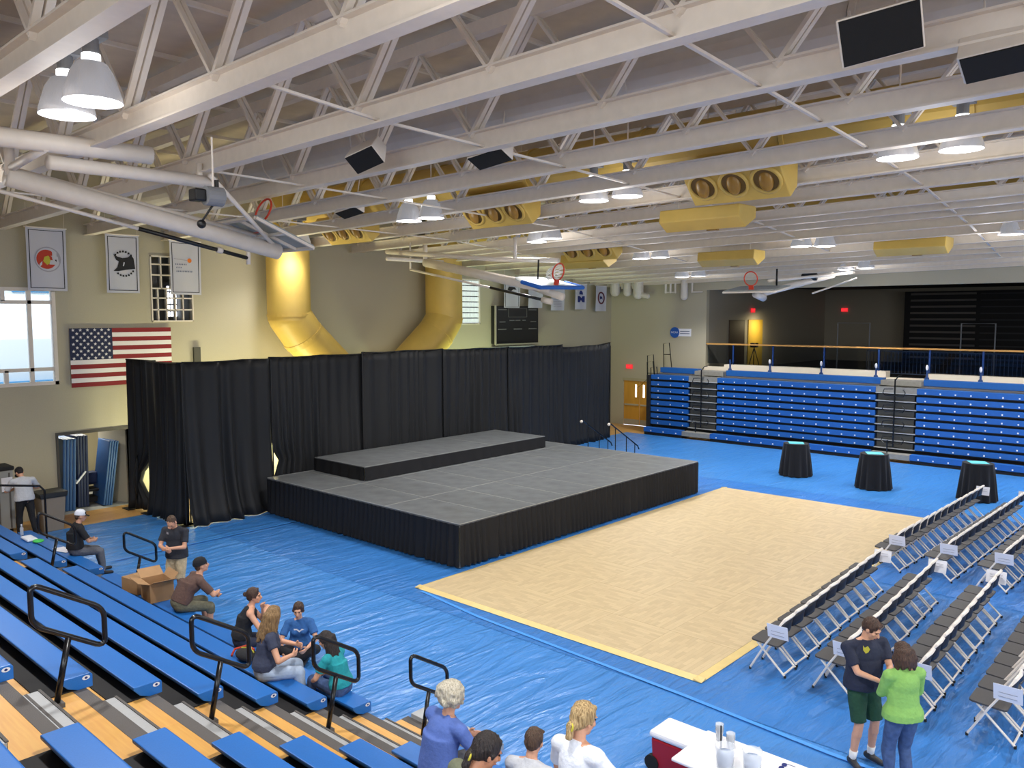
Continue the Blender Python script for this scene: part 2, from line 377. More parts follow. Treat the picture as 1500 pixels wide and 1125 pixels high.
# vertical yellow ducts at the end wall
def elbow_duct(pts, r, lab):
    root = empty('yellow_elbow_duct', pts[0], lab, 'duct')
    p0 = Vector(pts[0]); P = [Vector(p)-p0 for p in pts]
    for i in range(len(P)-1):
        d = (P[i+1]-P[i]).normalized(); b = MB()
        b.tube([P[i]-d*0.02, P[i+1]+d*(0.16 if i < len(P)-2 else 0)], r, 28); o = b.build('duct_section', M_yellow, root, smooth=True)
        o.modifiers.new('es', 'EDGE_SPLIT').split_angle = math.radians(40)
        bb = MB(); bb.tube([P[i+1]-d*0.04, P[i+1]+d*0.04], r+0.015, 28); bb.build('seam_band', M_yellow, o, smooth=False)
        b2 = MB(); b2.ell(P[i+1], (r, r, r), None, 28, 14); b2.build('elbow_joint', M_yellow, o, smooth=True) if i < len(P)-2 else None
    return root
elbow_duct([(14.28, 22.3, 9.1), (14.28, 22.3, 5.25), (14.75, 22.3, 4.62), (16.6, 22.3, 2.9)], 0.66, 'thick yellow duct dropping down the end wall and bending right, left one')
elbow_duct([(20.85, 22.3, 8.9), (20.85, 22.3, 5.1), (20.4, 22.3, 4.55), (18.6, 22.3, 3.1)], 0.68, 'thick yellow duct dropping down the end wall and bending left, right one')
# ------------------------------------------------------------------ lamps
def make_lamp():
    root = empty('high_bay_lamp', (0, 0, 0), None, None)
    b = MB(); b.lathe([(0.30, 0.0), (0.295, 0.06), (0.22, 0.30), (0.16, 0.40), (0.10, 0.43), (0.10, 0.41), (0.14, 0.38), (0.20, 0.28), (0.285, 0.03)], seg=32); b.build('reflector', M_refl, root, smooth=True)
    b = MB(); b.disc((0, 0, 0.02), 0.285, 32); b.lathe([(0.285, 0.02), (0.2, -0.012), (0.001, -0.02)], seg=32); b.build('lens', M_lamp, root, smooth=True)
    b = MB(); b.tube([(0, 0, 0.425), (0, 0, 0.50)], 0.095, 20); b.build('glowing_collar', M_lampcol, root)
    b = MB(); b.tube([(0, 0, 0.50), (0, 0, 0.66)], 0.085, 16); b.box((0, 0, 0.76), (0.26, 0.3, 0.2)); b.build('ballast_box', M_ballast, root)
    b = MB(); b.tube([(0, 0, 0.86), (0, 0, 2.08)], 0.015, 8); b.build('hanger', M_white, root)
    return root
lamp0 = make_lamp()
LAMPS = [(3.67, 9.41, 7.54, 'nearest of all, at upper left'),
 (3.69, 10.2, 7.53, 'second nearest, at upper left beside the nearest'),
 (13.5, 3.35, 7.65, 'right one of the near pair at upper right'),
 (13.45, 4.22, 7.63, 'left one of the near pair at upper right'),
 (13.5, 9.21, 7.54, 'right one of the pair above the court middle'),
 (13.5, 10.02, 7.53, 'left one of the pair above the court middle'),
 (12.84, 14.13, 7.46, 'right one of the pair above the stage'),
 (12.78, 14.84, 7.44, 'left one of the pair above the stage'),
 (13.75, 20.8, 7.34, 'right one of the pair by the raised left hoop'),
 (13.7, 21.6, 7.32, 'left one of the pair by the raised left hoop'),
 (24.1, 4.75, 7.26, 'single one at the far right edge'),
 (23.68, 9.33, 7.2, 'right one of the pair over the far court side'),
 (23.4, 9.9, 7.21, 'left one of the pair over the far court side'),
 (23.35, 14.61, 7.12, 'right one of the far pair beyond the raised hoop'),
 (23.36, 15.35, 7.11, 'left one of the far pair beyond the raised hoop'),
 (29.75, 10.26, 6.86, 'right one of the pair close to the balcony wall'),
 (29.84, 10.98, 6.84, 'left one of the pair close to the balcony wall'),
 (29.36, 16.59, 6.77, 'right one of the farthest pair near the corner'),
 (29.3, 17.3, 6.76, 'left one of the farthest pair near the corner'),
 (18.15, 14.94, 7.4, 'right one of the pair behind the hoop rods'),
 (18.4, 15.7, 7.37, 'left one of the pair behind the hoop rods')]
HIDDEN = [(3.7, 3.6, 7.6), (3.7, -2.5, 7.7), (13.5, -2.6, 7.7), (23.5, -1.5, 7.3), (29.6, 3.8, 6.95), (3.7, 15.6, 7.45), (13.5, -9, 7.7), (29.6, -3, 7.0)]
for i, (X, Y, z, lab) in enumerate(LAMPS):
    t = lamp0 if i == 0 else copy_tree(lamp0)
    t.location = (X, Y, z); tag(t, 'lit bell-shaped ceiling lamp, '+lab, 'ceiling lamp', 'high-bay ceiling lamps')
def bulb(X, Y, z, e):
    l = bpy.data.lights.new('lamp_light', 'SPOT'); l.energy = e; l.shadow_soft_size = 0.25; l.color = (1.0, 0.99, 0.97); l.spot_size = math.radians(134); l.spot_blend = 0.6
    o = bpy.data.objects.new('lamp_light', l); C.objects.link(o); o.location = (X, Y, z-0.06)
    l = bpy.data.lights.new('lamp_uplight', 'POINT'); l.energy = e*0.05; l.shadow_soft_size = 0.4; l.color = (1.0, 0.97, 0.92)   # glow of the prismatic bell
    o = bpy.data.objects.new('lamp_uplight', l); C.objects.link(o); o.location = (X, Y, z-0.35)
done = []
for (X, Y, z, *_) in LAMPS+HIDDEN:
    if any(abs(X-a)+abs(Y-c) < 1.6 for a, c in done): continue
    done.append((X, Y)); bulb(X, Y+0.4, z, LAMP_W*2*(0.3 if Y > 20 else 1))
# fluorescent work light behind the drapes
area_light('work_light', (13.0, 21.5, 0.5), (13.0, 23.3, 3.4), 5, 0.2, 300, (1.0, 0.95, 0.55))
area_light('work_light', (22.0, 21.5, 0.5), (22.0, 23.3, 3.4), 5, 0.2, 260, (0.8, 1.0, 0.6))
area_light('work_light', (10.75, 21.9, 0.8), (10.4, 23.0, 1.6), 0.3, 1.2, 14, (0.85, 1.0, 0.6))
# ================================================================== WINDOWS, CLOSET, DOORS
def window(name, rect, verts, hors, T=0.06, glass=True, extra=None):
    x0, x1, z0, z1 = rect
    b = MB()
    for (a, c, d, e) in ((x0, x0+T, z0, z1), (x1-T, x1, z0, z1), (x0, x1, z0, z0+T), (x0, x1, z1-T, z1)): b.box2((a, YW-0.02, d), (c, YW+0.14, e))
    w = S(b.build(name, M_white))
    for (x, a, c) in verts: MB().box2((x-T/2, YW+0.0, a), (x+T/2, YW+0.12, c)).build('mullion', M_white, w)
    for z in hors: MB().box2((x0, YW+0.0, z-T/2), (x1, YW+0.12, z+T/2)).build('mullion', M_white, w)
    if glass: MB().box2((x0, YW+0.05, z0), (x1, YW+0.06, z1)).build('pane', M_glass, w)
    return w
window('window_1', WIN1, [(7.24, 3.47, 5.97), (6.65, 5.62, 5.97), (6.65, 3.47, 3.88), (5.9, 3.47, 5.97), (4.9, 3.47, 5.97)], [3.88, 5.6], T=0.09)
w2 = window('window_2', WIN2, [(10.66, 6.0, 6.94), (10.95, 6.0, 6.94), (11.28, 5.08, 6.94), (10.55, 5.08, 6.0), (10.8, 5.08, 6.0), (11.05, 5.08, 6.0)], [6.02, 6.4, 5.75, 5.42, 6.7], T=0.035)
w3 = window('window_3', WIN3, [], [], T=0.04, glass=False)
M_gblock = mat('glass_block', lin((190, 198, 196)), 0.15, emit=(0.85, 0.95, 0.95), estr=0.35, bump=0.5, scale=12)
M_mort = mat('dark_mortar', lin((50, 50, 52)), 0.8)
MB().box2((WIN3[0], YW+0.09, WIN3[2]), (WIN3[1], YW+0.13, WIN3[3])).build('mortar', M_mort, w3)
nb = (5, 8)
for i in range(nb[0]):
    for j in range(nb[1]):
        cw = (WIN3[1]-WIN3[0]-0.08)/nb[0]; ch = (WIN3[3]-WIN3[2]-0.08)/nb[1]
        MB().box((WIN3[0]+0.04+cw*(i+.5), YW+0.05, WIN3[2]+0.04+ch*(j+.5)), (cw*0.84, 0.1, ch*0.82)).build('glass_block', M_gblock, w3, bevel=0.02)
# outside the big window
M_ext = mat('outside_render', lin((235, 238, 240)), 0.8); M_extblue = mat('outside_blue', lin((50, 140, 190)), 0.6); M_leaf = mat('leaf_green', lin((84, 120, 96)), 0.5)
b = MB(); b.box2((-2, 31, 0), (16, 31.4, 9)); o = b.build('neighbour_building', M_ext); tag(o, 'bright white building wall outside the big left window', 'building')
for k in range(6):
    MB().box2((2.2+k*1.75, 30.9, 6.05), (3.5+k*1.75, 31.02, 7.6)).build('blue_shutter', M_extblue, o)
MB().box2((-2, 30.6, 2.4), (16, 31.0, 3.05)).build('blue_band', M_extblue, o)
b = MB(); b.box2((-8, YW+3.6, -0.12), (18, 32, -0.02)); S(b.build('ground_outside', M_ext))
area_light('daylight_fill', (6, 26.5, 8.5), (6.5, 31, 4.2), 8, 3, 170, (0.9, 0.97, 1.0))
b = MB(); b.tube([(0, 0, 0), (0, 0, 3.6)], 0.05); rootp = b.build('garden_plant', M_leaf, loc=(6.7, 27.5, 0)); tag(rootp, 'big-leafed green plant outside the big left window', 'plant')
for k in range(14):
    a = k*2.4; t = 1.0+0.12*(k % 3); up = 3.3+0.09*k; P = []
    for j in range(6):
        u = j/5; wd = 0.13*math.sin(PI*min(1, u*0.95+0.05)); px = math.cos(a)*u*t*0.75; py = math.sin(a)*u*t*0.75; pz = up+0.45*u-0.5*u*u
        P.append([(px-math.sin(a)*wd, py+math.cos(a)*wd, pz), (px, py, pz-0.03), (px+math.sin(a)*wd, py-math.cos(a)*wd, pz)])
    MB().grid(P).build('leaf', M_leaf, rootp, smooth=True)
# dim corridor behind window_2 and daylit glass grid in it
M_corr = mat('corridor_wall', lin((120, 122, 120)), 0.8)
b = MB(); b.box2((9.9, YW+2.4, 4.4), (12.2, YW+2.5, 7.6)); b.box2((9.9, YW+0.25, 4.4), (12.2, YW+2.5, 4.5)); b.box2((9.9, YW+0.25, 7.5), (12.2, YW+2.5, 7.6)); b.box2((9.8, YW+0.25, 4.4), (9.9, YW+2.5, 7.6)); b.box2((12.2, YW+0.25, 4.4), (12.3, YW+2.5, 7.6))
S(b.build('wall_corridor', M_corr)); M_lit = mat('lit_far_pane', (1, 1, 1), 0.4, emit=(0.98, 0.97, 1), estr=2.2)
g = tag(MB().box2((11.85, YW+2.3, 5.2), (12.19, YW+2.38, 6.3)).build('lattice_window', M_mort), 'bright gridded window deep in the corridor behind the right banner', 'window')
for i in range(3):
    for j in range(5): MB().box((11.91+i*0.11, YW+2.28, 5.3+j*0.2), (0.07, 0.03, 0.15)).build('pane', M_lit, g)
# storage closet
M_clos = mat('closet_wall', lin((170, 160, 130)), 0.8); M_mat = mat('blue_gym_mat', lin((34, 78, 132)), 0.55, var=0.1, scale=3); M_matdark = mat('navy_gym_mat', lin((26, 40, 76)), 0.6, var=0.1, scale=3)
b = MB(); x0, x1 = 7.2, 10.2
b.box2((x0-0.1, YW+0.25, 0), (x0, YW+3, 2.6)); b.box2((x1, YW+0.25, 0), (x1+0.1, YW+3, 2.6)); b.box2((x0, YW+3, 0), (x1, YW+3.1, 2.6)); b.box2((x0, YW+0.25, 2.5), (x1, YW+3, 2.6))
S(b.build('wall_closet', M_clos)); b = MB(); b.box2((x0, YW+0.0, -0.1), (x1, YW+3, 0.004)); S(b.build('floor_closet', mat('closet_floor', lin((170, 170, 166)), 0.6, var=0.08)))
area_light('closet_light', (8.7, YW+1.5, 2.48), (8.7, YW+1.5, 0), 1.0, 0.3, 40, (1, 0.97, 0.85))
b = MB(); b.box2((7.70, YW-0.03, 2.12), (9.68, YW+0.28, 2.2)); b.box2((7.70, YW-0.03, 0), (7.76, YW+0.28, 2.12)); b.box2((9.62, YW-0.03, 0), (9.68, YW+0.28, 2.12)); S(b.build('trim_1', mat('dark_door_frame', lin((70, 66, 62)), 0.6)))
M_door = mat('beige_door', lin((196, 186, 162)), 0.55)
d = MB().box((0, -0.45, 1.04), (0.045, 0.9, 2.06)).build('door_1', M_door, loc=(9.6, YW+0.26, 0)); S(d); d.rotation_euler = (0, 0, PI+math.radians(28))
MB().ell((-0.06, -0.83, 1.0), (0.035, 0.035, 0.035)).build('door_handle', M_alu, d, smooth=True)
def gym_mat(x, y, w, d_, h, tilt, lab, m, rz=0.0):
    b = MB(); n = 4
    o = empty('gym_mat', (x, y, 0), lab, 'gym mat', rz, 'gym mats stored in the closet'); o.rotation_euler = (0, tilt, rz)
    for k in range(n): MB().box(((k-(n-1)/2)*w/n, 0, h/2+0.01), (w/n*0.93, d_, h)).build('mat_panel', m, o, bevel=0.02)
gym_mat(8.05, YW+0.75, 0.34, 0.9, 1.95, 0.05, 'tall blue folded mat at the left of the open closet', M_mat)
gym_mat(8.5, YW+0.95, 0.30, 0.9, 1.98, 0.02, 'navy folded mat standing second from left in the closet', M_matdark)
gym_mat(9.02, YW+0.62, 0.26, 0.8, 1.8, 0.14, 'blue mat leaning beside the open closet door', M_mat)
# hanging bags / hoops on the back wall
o = empty('hanging_ropes', (8.7, YW+2.6, 2.2), 'dark coiled straps hanging on the closet back wall', 'straps')
for k in range(5):
    x = -0.55+k*0.26; b = MB(); b.tube([(x, 0, 0), (x+0.02, -0.02, -0.5), (x-0.02, -0.03, -0.9)], 0.025)
    b.tube([(x+0.12*math.cos(a), -0.05, -1.1+0.2*math.sin(a)) for a in np.linspace(0, 2*PI, 13)[:-1]], 0.022, closed=True); b.build('strap', M_dark, o, smooth=True)
o = empty('equipment_cart', (8.75, YW+0.85, 0), 'low black equipment cart with a pale board on it in the closet', 'cart')
b = MB(); b.box((0, 0, 0.42), (0.7, 0.5, 0.06)); b.box((0, 0, 0.16), (0.66, 0.46, 0.14)); b.build('tray', M_dark, o, bevel=0.01)
for x in (-0.3, 0.3):
    for y in (-0.2, 0.2): b = MB(); b.tube([(x, y, 0.0), (x, y, 0.9)], 0.02); b.build('post', M_black, o)
b = MB(); b.box((0.0, 0.1, 0.72), (0.6, 0.3, 0.36)); b.build('bag', M_matdark, o, bevel=0.08)
b = MB(); b.box((-0.3, -0.22, 0.85), (0.04, 0.34, 0.4), Matrix.Rotation(0.7, 3, 'Y')); b.build('board', M_paper, o)
# wall items near closet
o = tag(MB().box((11.62, YW-0.04, 4.02), (0.2, 0.08, 0.62)).build('wall_conduit_box', mat('dark_grey_box', lin((76, 74, 66)), 0.6)), 'small dark grey box on the end wall peeping over the drape', 'electrical box')
# grey cabinet + bin at far left
o = empty('equipment_locker', (5.95, 22.45, 0), 'tall grey metal cabinet on casters at the left edge', 'cabinet')
M_loc = mat('grey_locker', lin((150, 150, 146)), 0.5)
MB().box((0, 0, 0.82), (0.9, 0.6, 1.45)).build('body', M_loc, o, bevel=0.01)
MB().box((0, 0, 1.58), (0.96, 0.66, 0.1)).build('lid', M_dark, o, bevel=0.03)
for x in (-0.36, -0.12, 0.12, 0.36): MB().box((x, -0.31, 0.8), (0.03, 0.03, 1.35)).build('rib', M_alud, o)
MB().box((0.3, -0.335, 1.2), (0.24, 0.006, 0.34)).build('notice_sheet', M_paper, o)
for x in (-0.38, 0.38): MB().lathe([(0.06, -0.02), (0.06, 0.02)], (x, -0.22, 0.065), 12, Matrix.Rotation(PI/2, 3, 'Y')).build('caster', M_rubber, o)
o = empty('trash_bin', (7.05, 21.75, 0), 'square grey trash bin with black liner beside the closet', 'bin')
M_bin = mat('brown_grey_bin', lin((134, 122, 108)), 0.55)
b = MB(); b.prism([(-0.22, 0), (0.22, 0), (0.28, 0.86), (-0.28, 0.86)], lambda u, v, t: (u, (t-0.5)*(0.46+0.12*v), v)); b.build('body', M_bin, o, bevel=0.02)
b = MB(); b.prism([(-0.3, 0.84), (0.3, 0.84), (0.33, 0.97), (-0.33, 0.97)], lambda u, v, t: (u, (t-0.5)*0.62, v)); b.build('liner', M_black, o, bevel=0.02)
# side wall wooden double door
M_wdoor = mat('oak_door', lin((206, 150, 52)), 0.45, var=0.12, scale=3, stretch=(1, 1, .2)); M_steel = mat('door_steel', lin((190, 184, 170)), 0.4, metal=0.5)
dr = MB().box2((XW-0.02, 20.5, 2.13), (XW+0.2, 22.4, 2.25)).build('door_2', M_clos); S(dr)
for k, (a, c) in enumerate(((20.56, 21.44), (21.46, 22.34))):
    lf = MB().box2((XW+0.04, a, 0.01), (XW+0.09, c, 2.12)).build('door_leaf', M_wdoor, dr)
    MB().box2((XW+0.0, a+0.05, 0.95), (XW+0.04, c-0.05, 1.02)).build('push_bar', M_steel, lf)
    MB().box2((XW+0.03, a+0.02, 0.02), (XW+0.04, c-0.02, 0.28)).build('kick_plate', M_steel, lf)
    yy = a+0.66 if k == 0 else a+0.2
    MB().box2((XW+0.03, yy-0.04, 1.35), (XW+0.045, yy+0.04, 1.95)).build('vision_panel', M_lit, lf)
def exit_sign(name, M4, lab):
    o = empty(name, (0, 0, 0), lab, 'exit sign'); o.matrix_world = M4
    MB().box((0, 0, 0.03), (0.34, 0.2, 0.06)).build('sign_box', mat('sign_face', lin((120, 20, 22)), 0.4, emit=(1, 0.03, 0.04), estr=0.6) if 'sign_face' not in MATS else MATS['sign_face'], o)
    curve_mesh('lettering', 'EXIT', 0.15, M_exit, o, Matrix.Translation((0, 0, 0.063)))
exit_sign('exit_sign', axes_mat((XW-0.01, 22.0, 2.8), (0, -1, 0), (0, 0, 1)), 'red EXIT sign above the oak doors on the side wall')
# NCAA board
o = empty('wall_sign', (0, 0, 0), 'white wall sign with a blue disc reading NCAA', 'sign'); o.matrix_world = axes_mat((XW-0.01, 19.28, 4.45), (0, -1, 0), (0, 0, 1))
MB().box((0.13, 0, 0.01), (0.85, 0.34, 0.02)).build('board', M_paper, o)
M_nb = mat('disc_blue', lin((22, 84, 170)), 0.5); M_ink = mat('grey_ink', lin((90, 100, 130)), 0.7); M_inkd = mat('dark_ink', lin((24, 24, 28)), 0.7)
MB().lathe([(0.001, 0.035), (0.24, 0.035), (0.24, 0.0)], (-0.28, 0, 0), 32).build('disc', M_nb, o)
curve_mesh('lettering', 'NCAA', 0.13, M_paper, o, Matrix.Translation((-0.28, 0, 0.04)))
for k in range(2): MB().box((0.24, 0.05-0.1*k, 0.023), (0.48, 0.03, 0.004)).build('text_line', M_ink, o)
# ------------------------------------------------------------------ flag
M_fr = mat('flag_red', lin((130, 28, 36)), 0.8); M_fw = mat('flag_white', lin((226, 222, 224)), 0.8); M_fb = mat('flag_navy', lin((30, 38, 72)), 0.8)
fg = empty('american_flag', (8.14, YW-0.03, 3.36), 'American flag hung flat on the end wall left of the drapes', 'flag')
FW, FH = 2.72, 1.56
def fpt(u, v, off=0): return (u*FW, -0.012-off-0.012*math.sin(u*9+v*3)*math.sin(v*5+1), v*FH)
for k in range(13):
    v0, v1 = k/13, (k+1)/13; u0 = 0.4 if k >= 6 else 0.0
    P = [[fpt(u0+(1-u0)*i/14, v) for i in range(15)] for v in (v0, (v0+v1)/2, v1)]
    MB().grid(P).build('stripe', M_fr if k % 2 == 0 else M_fw, fg)
P = [[fpt(0.4*i/8, 6/13+7/13*j/6) for i in range(9)] for j in range(7)]; MB().grid(P).build('canton', M_fb, fg)
b = MB()
for r in range(9):
    for c in range(6 if r % 2 == 0 else 5):
        u = 0.4*((c+0.5)/6 if r % 2 == 0 else (c+1)/6); v = 6/13+7/13*(r+0.5)/9; ctr = Vector(fpt(u, v, 0.006)); pts = []
        for q in range(10): rr = 0.048 if q % 2 == 0 else 0.02; a = PI/2+q*PI/5; pts.append(ctr+Vector((rr*math.cos(a), 0, rr*math.sin(a))))
        b.poly(pts)
tag(b.build('stars', M_fw, fg), kind='stuff')
# ------------------------------------------------------------------ banners
def banner(x0, z1, w, h, lab, art, y=YW-0.35, border=True):
    o = empty('wall_banner', (x0, y, z1-h), lab, 'banner', 0, 'white banners hung on the end wall')
    def p(u, v, off=0): return (u*w, -off-0.025*math.sin(u*5+v*2)*(1-v*0.2), v*h)
    MB().grid([[p(i/10, j/10) for i in range(11)] for j in range(11)]).build('cloth', mat('banner_cloth', lin((196, 196, 204)), 0.85) if 'banner_cloth' not in MATS else MATS['banner_cloth'], o, smooth=True)
    MB().tube([(-0.03, 0, h), (w+0.03, 0, h)], 0.018).build('top_rod', M_white, o)
    for uu in (0.03, 0.97): MB().tube([(uu*w, 0, h), (uu*w, 0, h+0.6)], 0.005).build('hanging_cord', M_white, o)
    if border:
        b = MB(); t = 0.022
        for (a, c, d, e) in ((0.06, 0.06+t, 0.04, 0.96), (0.94-t, 0.94, 0.04, 0.96)):
            b.grid([[p(u, v, 0.004) for u in (a, c)] for v in np.linspace(d, e, 11)])
        for (d, e) in ((0.04, 0.05), (0.95, 0.96)): b.grid([[p(u, v, 0.004) for u in np.linspace(0.06, 0.94, 11)] for v in (d, e)])
        b.build('border', M_inkd, o)
    art(o, p, w, h); return o
def blob(o, p, name, pts, m, off=0.008):
    "flat patch: fan triangulated about the centroid so that it follows the cloth"
    cu = sum(a for a, _ in pts)/len(pts); cv = sum(b_ for _, b_ in pts)/len(pts)
    b = MB(); n = len(pts); b.add([p(cu, cv, off)]+[p(u, v, off) for u, v in pts], [(0, i+1, (i+1) % n+1) for i in range(n)]); return b.build(name, m, o)
M_red = mat('banner_red', lin((184, 60, 40)), 0.8); M_yel = mat('banner_yellow', lin((190, 180, 60)), 0.8); M_or = mat('banner_orange', lin((224, 120, 40)), 0.8); M_nvy = mat('banner_navy', lin((30, 44, 110)), 0.8); M_mar = mat('banner_maroon', lin((96, 40, 56)), 0.8); M_gr = mat('banner_grey', lin((160, 158, 166)), 0.8)
def circ(cu, cv, r, asp, n=20, a0=0, a1=2*PI): return [(cu+r*math.cos(a), cv+r*asp*math.sin(a)) for a in np.linspace(a0, a1, n)[:-1]]
def art1(o, p, w, h):
    a = w/h
    blob(o, p, 'seal', circ(0.52, 0.5, 0.34, a, 28), M_gr, 0.006)
    blob(o, p, 'seal_ground', circ(0.52, 0.5, 0.31, a, 28), MATS['banner_cloth'], 0.008)
    blob(o, p, 'red_disc', circ(0.49, 0.5, 0.26, a, 28), M_red, 0.010)
    blob(o, p, 'yellow_patch', [(0.40, 0.47), (0.44, 0.54), (0.54, 0.56), (0.60, 0.52), (0.58, 0.44), (0.5, 0.41)], M_yel, 0.013)
    blob(o, p, 'white_patch', [(0.60, 0.56), (0.78, 0.55), (0.80, 0.47), (0.72, 0.42), (0.56, 0.42), (0.60, 0.5)], MATS['banner_cloth'], 0.013)
    blob(o, p, 'dark_mark', [(0.70, 0.50), (0.75, 0.50), (0.74, 0.46)], M_inkd, 0.015)
    blob(o, p, 'white_patch', [(0.3, 0.42), (0.38, 0.47), (0.37, 0.41), (0.31, 0.38)], MATS['banner_cloth'], 0.013)
def art2(o, p, w, h):
    blob(o, p, 'black_emblem', [(0.22, 0.66), (0.34, 0.62), (0.5, 0.60), (0.74, 0.62), (0.76, 0.66), (0.84, 0.60), (0.88, 0.42), (0.6, 0.40), (0.36, 0.37), (0.2, 0.37), (0.32, 0.43), (0.38, 0.54), (0.3, 0.56)], M_inkd)
    blob(o, p, 'grey_stroke', [(0.50, 0.46), (0.53, 0.46), (0.57, 0.53), (0.53, 0.53)], MATS['banner_cloth'], 0.012)
    for k in range(7):
        a = PI*(0.25+0.5*k/6); cu, cv = 0.52+0.34*math.cos(a), 0.5+0.21*math.sin(a); blob(o, p, 'letter_mark', [(cu-0.035, cv-0.015), (cu+0.035, cv-0.012), (cu+0.03, cv+0.02), (cu-0.02, cv+0.018)], M_inkd)
        a = -PI*(0.2+0.5*k/6); cu, cv = 0.54+0.34*math.cos(a), 0.5+0.21*math.sin(a); blob(o, p, 'letter_mark', [(cu-0.03, cv-0.012), (cu+0.03, cv-0.015), (cu+0.02, cv+0.02), (cu-0.03, cv+0.015)], M_inkd)
def art3(o, p, w, h):
    blob(o, p, 'orange_ball', circ(0.64, 0.64, 0.07, w/h, 18), M_or)
    blob(o, p, 'orange_streak', [(0.12, 0.66), (0.56, 0.635), (0.56, 0.645), (0.12, 0.67)], M_gr)
    for k, (a, c, v) in enumerate(((0.16, 0.56, 0.55), (0.19, 0.4, 0.49), (0.19, 0.74, 0.42))):
        n = int((c-a)/0.055)
        for q in range(n): u = a+(c-a)*q/n; blob(o, p, 'letter_mark', [(u, v), (u+0.035, v+0.003), (u+0.03, v+0.028), (u+0.005, v+0.024)], M_ink)
def artlines(o, p, w, h):
    for k in range(8): v = 0.16+0.08*k; blob(o, p, 'text_line', [(0.15, v), (0.8, v), (0.8, v+0.025), (0.15, v+0.025)], M_gr)
def artn(o, p, w, h):
    blob(o, p, 'letter_n', [(0.2, 0.28), (0.4, 0.28), (0.4, 0.42), (0.66, 0.28), (0.86, 0.28), (0.86, 0.52), (0.66, 0.52), (0.66, 0.40), (0.40, 0.52), (0.2, 0.52)], M_nvy)
    blob(o, p, 'cap_mark', circ(0.53, 0.58, 0.18, w/h*1.2, 16, 0, PI+0.2), M_nvy)
def artc(o, p, w, h):
    b = MB(); b.tube([p(u, v, 0.012) for u, v in circ(0.5, 0.52, 0.3, w/h, 20)], 0.035, 6, closed=True); b.build('ring_mark', M_mar, o)
    blob(o, p, 'inner_mark', [(0.36, 0.45), (0.5, 0.5), (0.66, 0.46), (0.6, 0.6), (0.5, 0.56), (0.38, 0.62)], M_nvy)
def artsm(o, p, w, h):
    blob(o, p, 'dark_mark', [(0.2, 0.7), (0.4, 0.62), (0.6, 0.72), (0.8, 0.7), (0.7, 0.8), (0.3, 0.82)], M_inkd)
s0 = (YW-0.35)/YW
def bx_(x): return x*s0
def bz_(z): return 5.25+(z-5.25)*s0
banner(bx_(7.23), bz_(7.5), 0.93, 1.58, 'white banner with a round red emblem, leftmost above the big window', art1)
banner(bx_(9.16), bz_(7.46), 0.88, 1.56, 'white banner with a black emblem in a ring of letters, second from left', art2)
banner(bx_(10.92), bz_(7.40), 0.92, 1.52, 'white banner with an orange ball and lines of lettering, third from left', art3)
banner(24.6, 6.6, 0.98, 1.05, 'white banner with a dark mark, above the scoreboard', artsm)
banner(26.1, 6.35, 0.95, 0.8, 'plain white banner right of the scoreboard top', lambda *a: None, border=False)
banner(27.6, 6.4, 0.95, 0.95, 'white banner with rows of fine text behind the raised hoop', artlines, border=False)
banner(29.3, 6.65, 0.86, 1.15, 'white banner with a navy letter N, second from the corner', artn, border=False)
banner(30.85, 6.6, 0.86, 1.18, 'white banner with a maroon ring emblem, nearest the corner', artc, border=False)
# ------------------------------------------------------------------ scoreboard
o = empty('scoreboard', (24.15, YW-0.2, 4.05), 'dark electronic scoreboard on the end wall above the drapes', 'scoreboard')
M_sb = mat('scoreboard_face', lin((24, 24, 28)), 0.45); M_dg = mat('dim_grey_marks', lin((110, 110, 112)), 0.7)
MB().box((1.36, 0.05, 0.8), (2.65, 0.28, 1.55)).build('cabinet', M_sb, o, bevel=0.02)
b = MB(); b.box((1.36, -0.1, 0.0), (2.7, 0.06, 0.06)); b.box((0.0, -0.1, 0.8), (0.06, 0.06, 1.6)); b.build('frame', M_steel, o)
for (x, z, w) in ((0.42, 1.42, 0.5), (2.3, 1.42, 0.5), (0.42, 0.92, 0.35), (2.35, 0.92, 0.35), (1.0, 0.98, 0.3), (1.36, 0.98, 0.3), (1.75, 0.98, 0.2), (0.4, 0.62, 0.5), (1.36, 0.62, 0.5), (2.3, 0.62, 0.5)):
    MB().box((x, -0.095, z), (w, 0.01, 0.035)).build('marking', M_dg, o)
b = MB(); b.box((1.36, -0.095, 1.12), (1.15, 0.01, 0.015)); b.box((1.36, -0.095, 1.47), (1.15, 0.01, 0.015)); b.box((0.79, -0.095, 1.3), (0.015, 0.01, 0.36)); b.box((1.93, -0.095, 1.3), (0.015, 0.01, 0.36)); b.build('display_outline', M_dg, o)
tag(MB().box2((24.2, YW-0.12, 3.3), (26.8, YW-0.02, 3.95)).build('wall_panel', mat('pale_panel', lin((180, 186, 196)), 0.6)), 'pale panel under the scoreboard just above the drapes', 'panel')
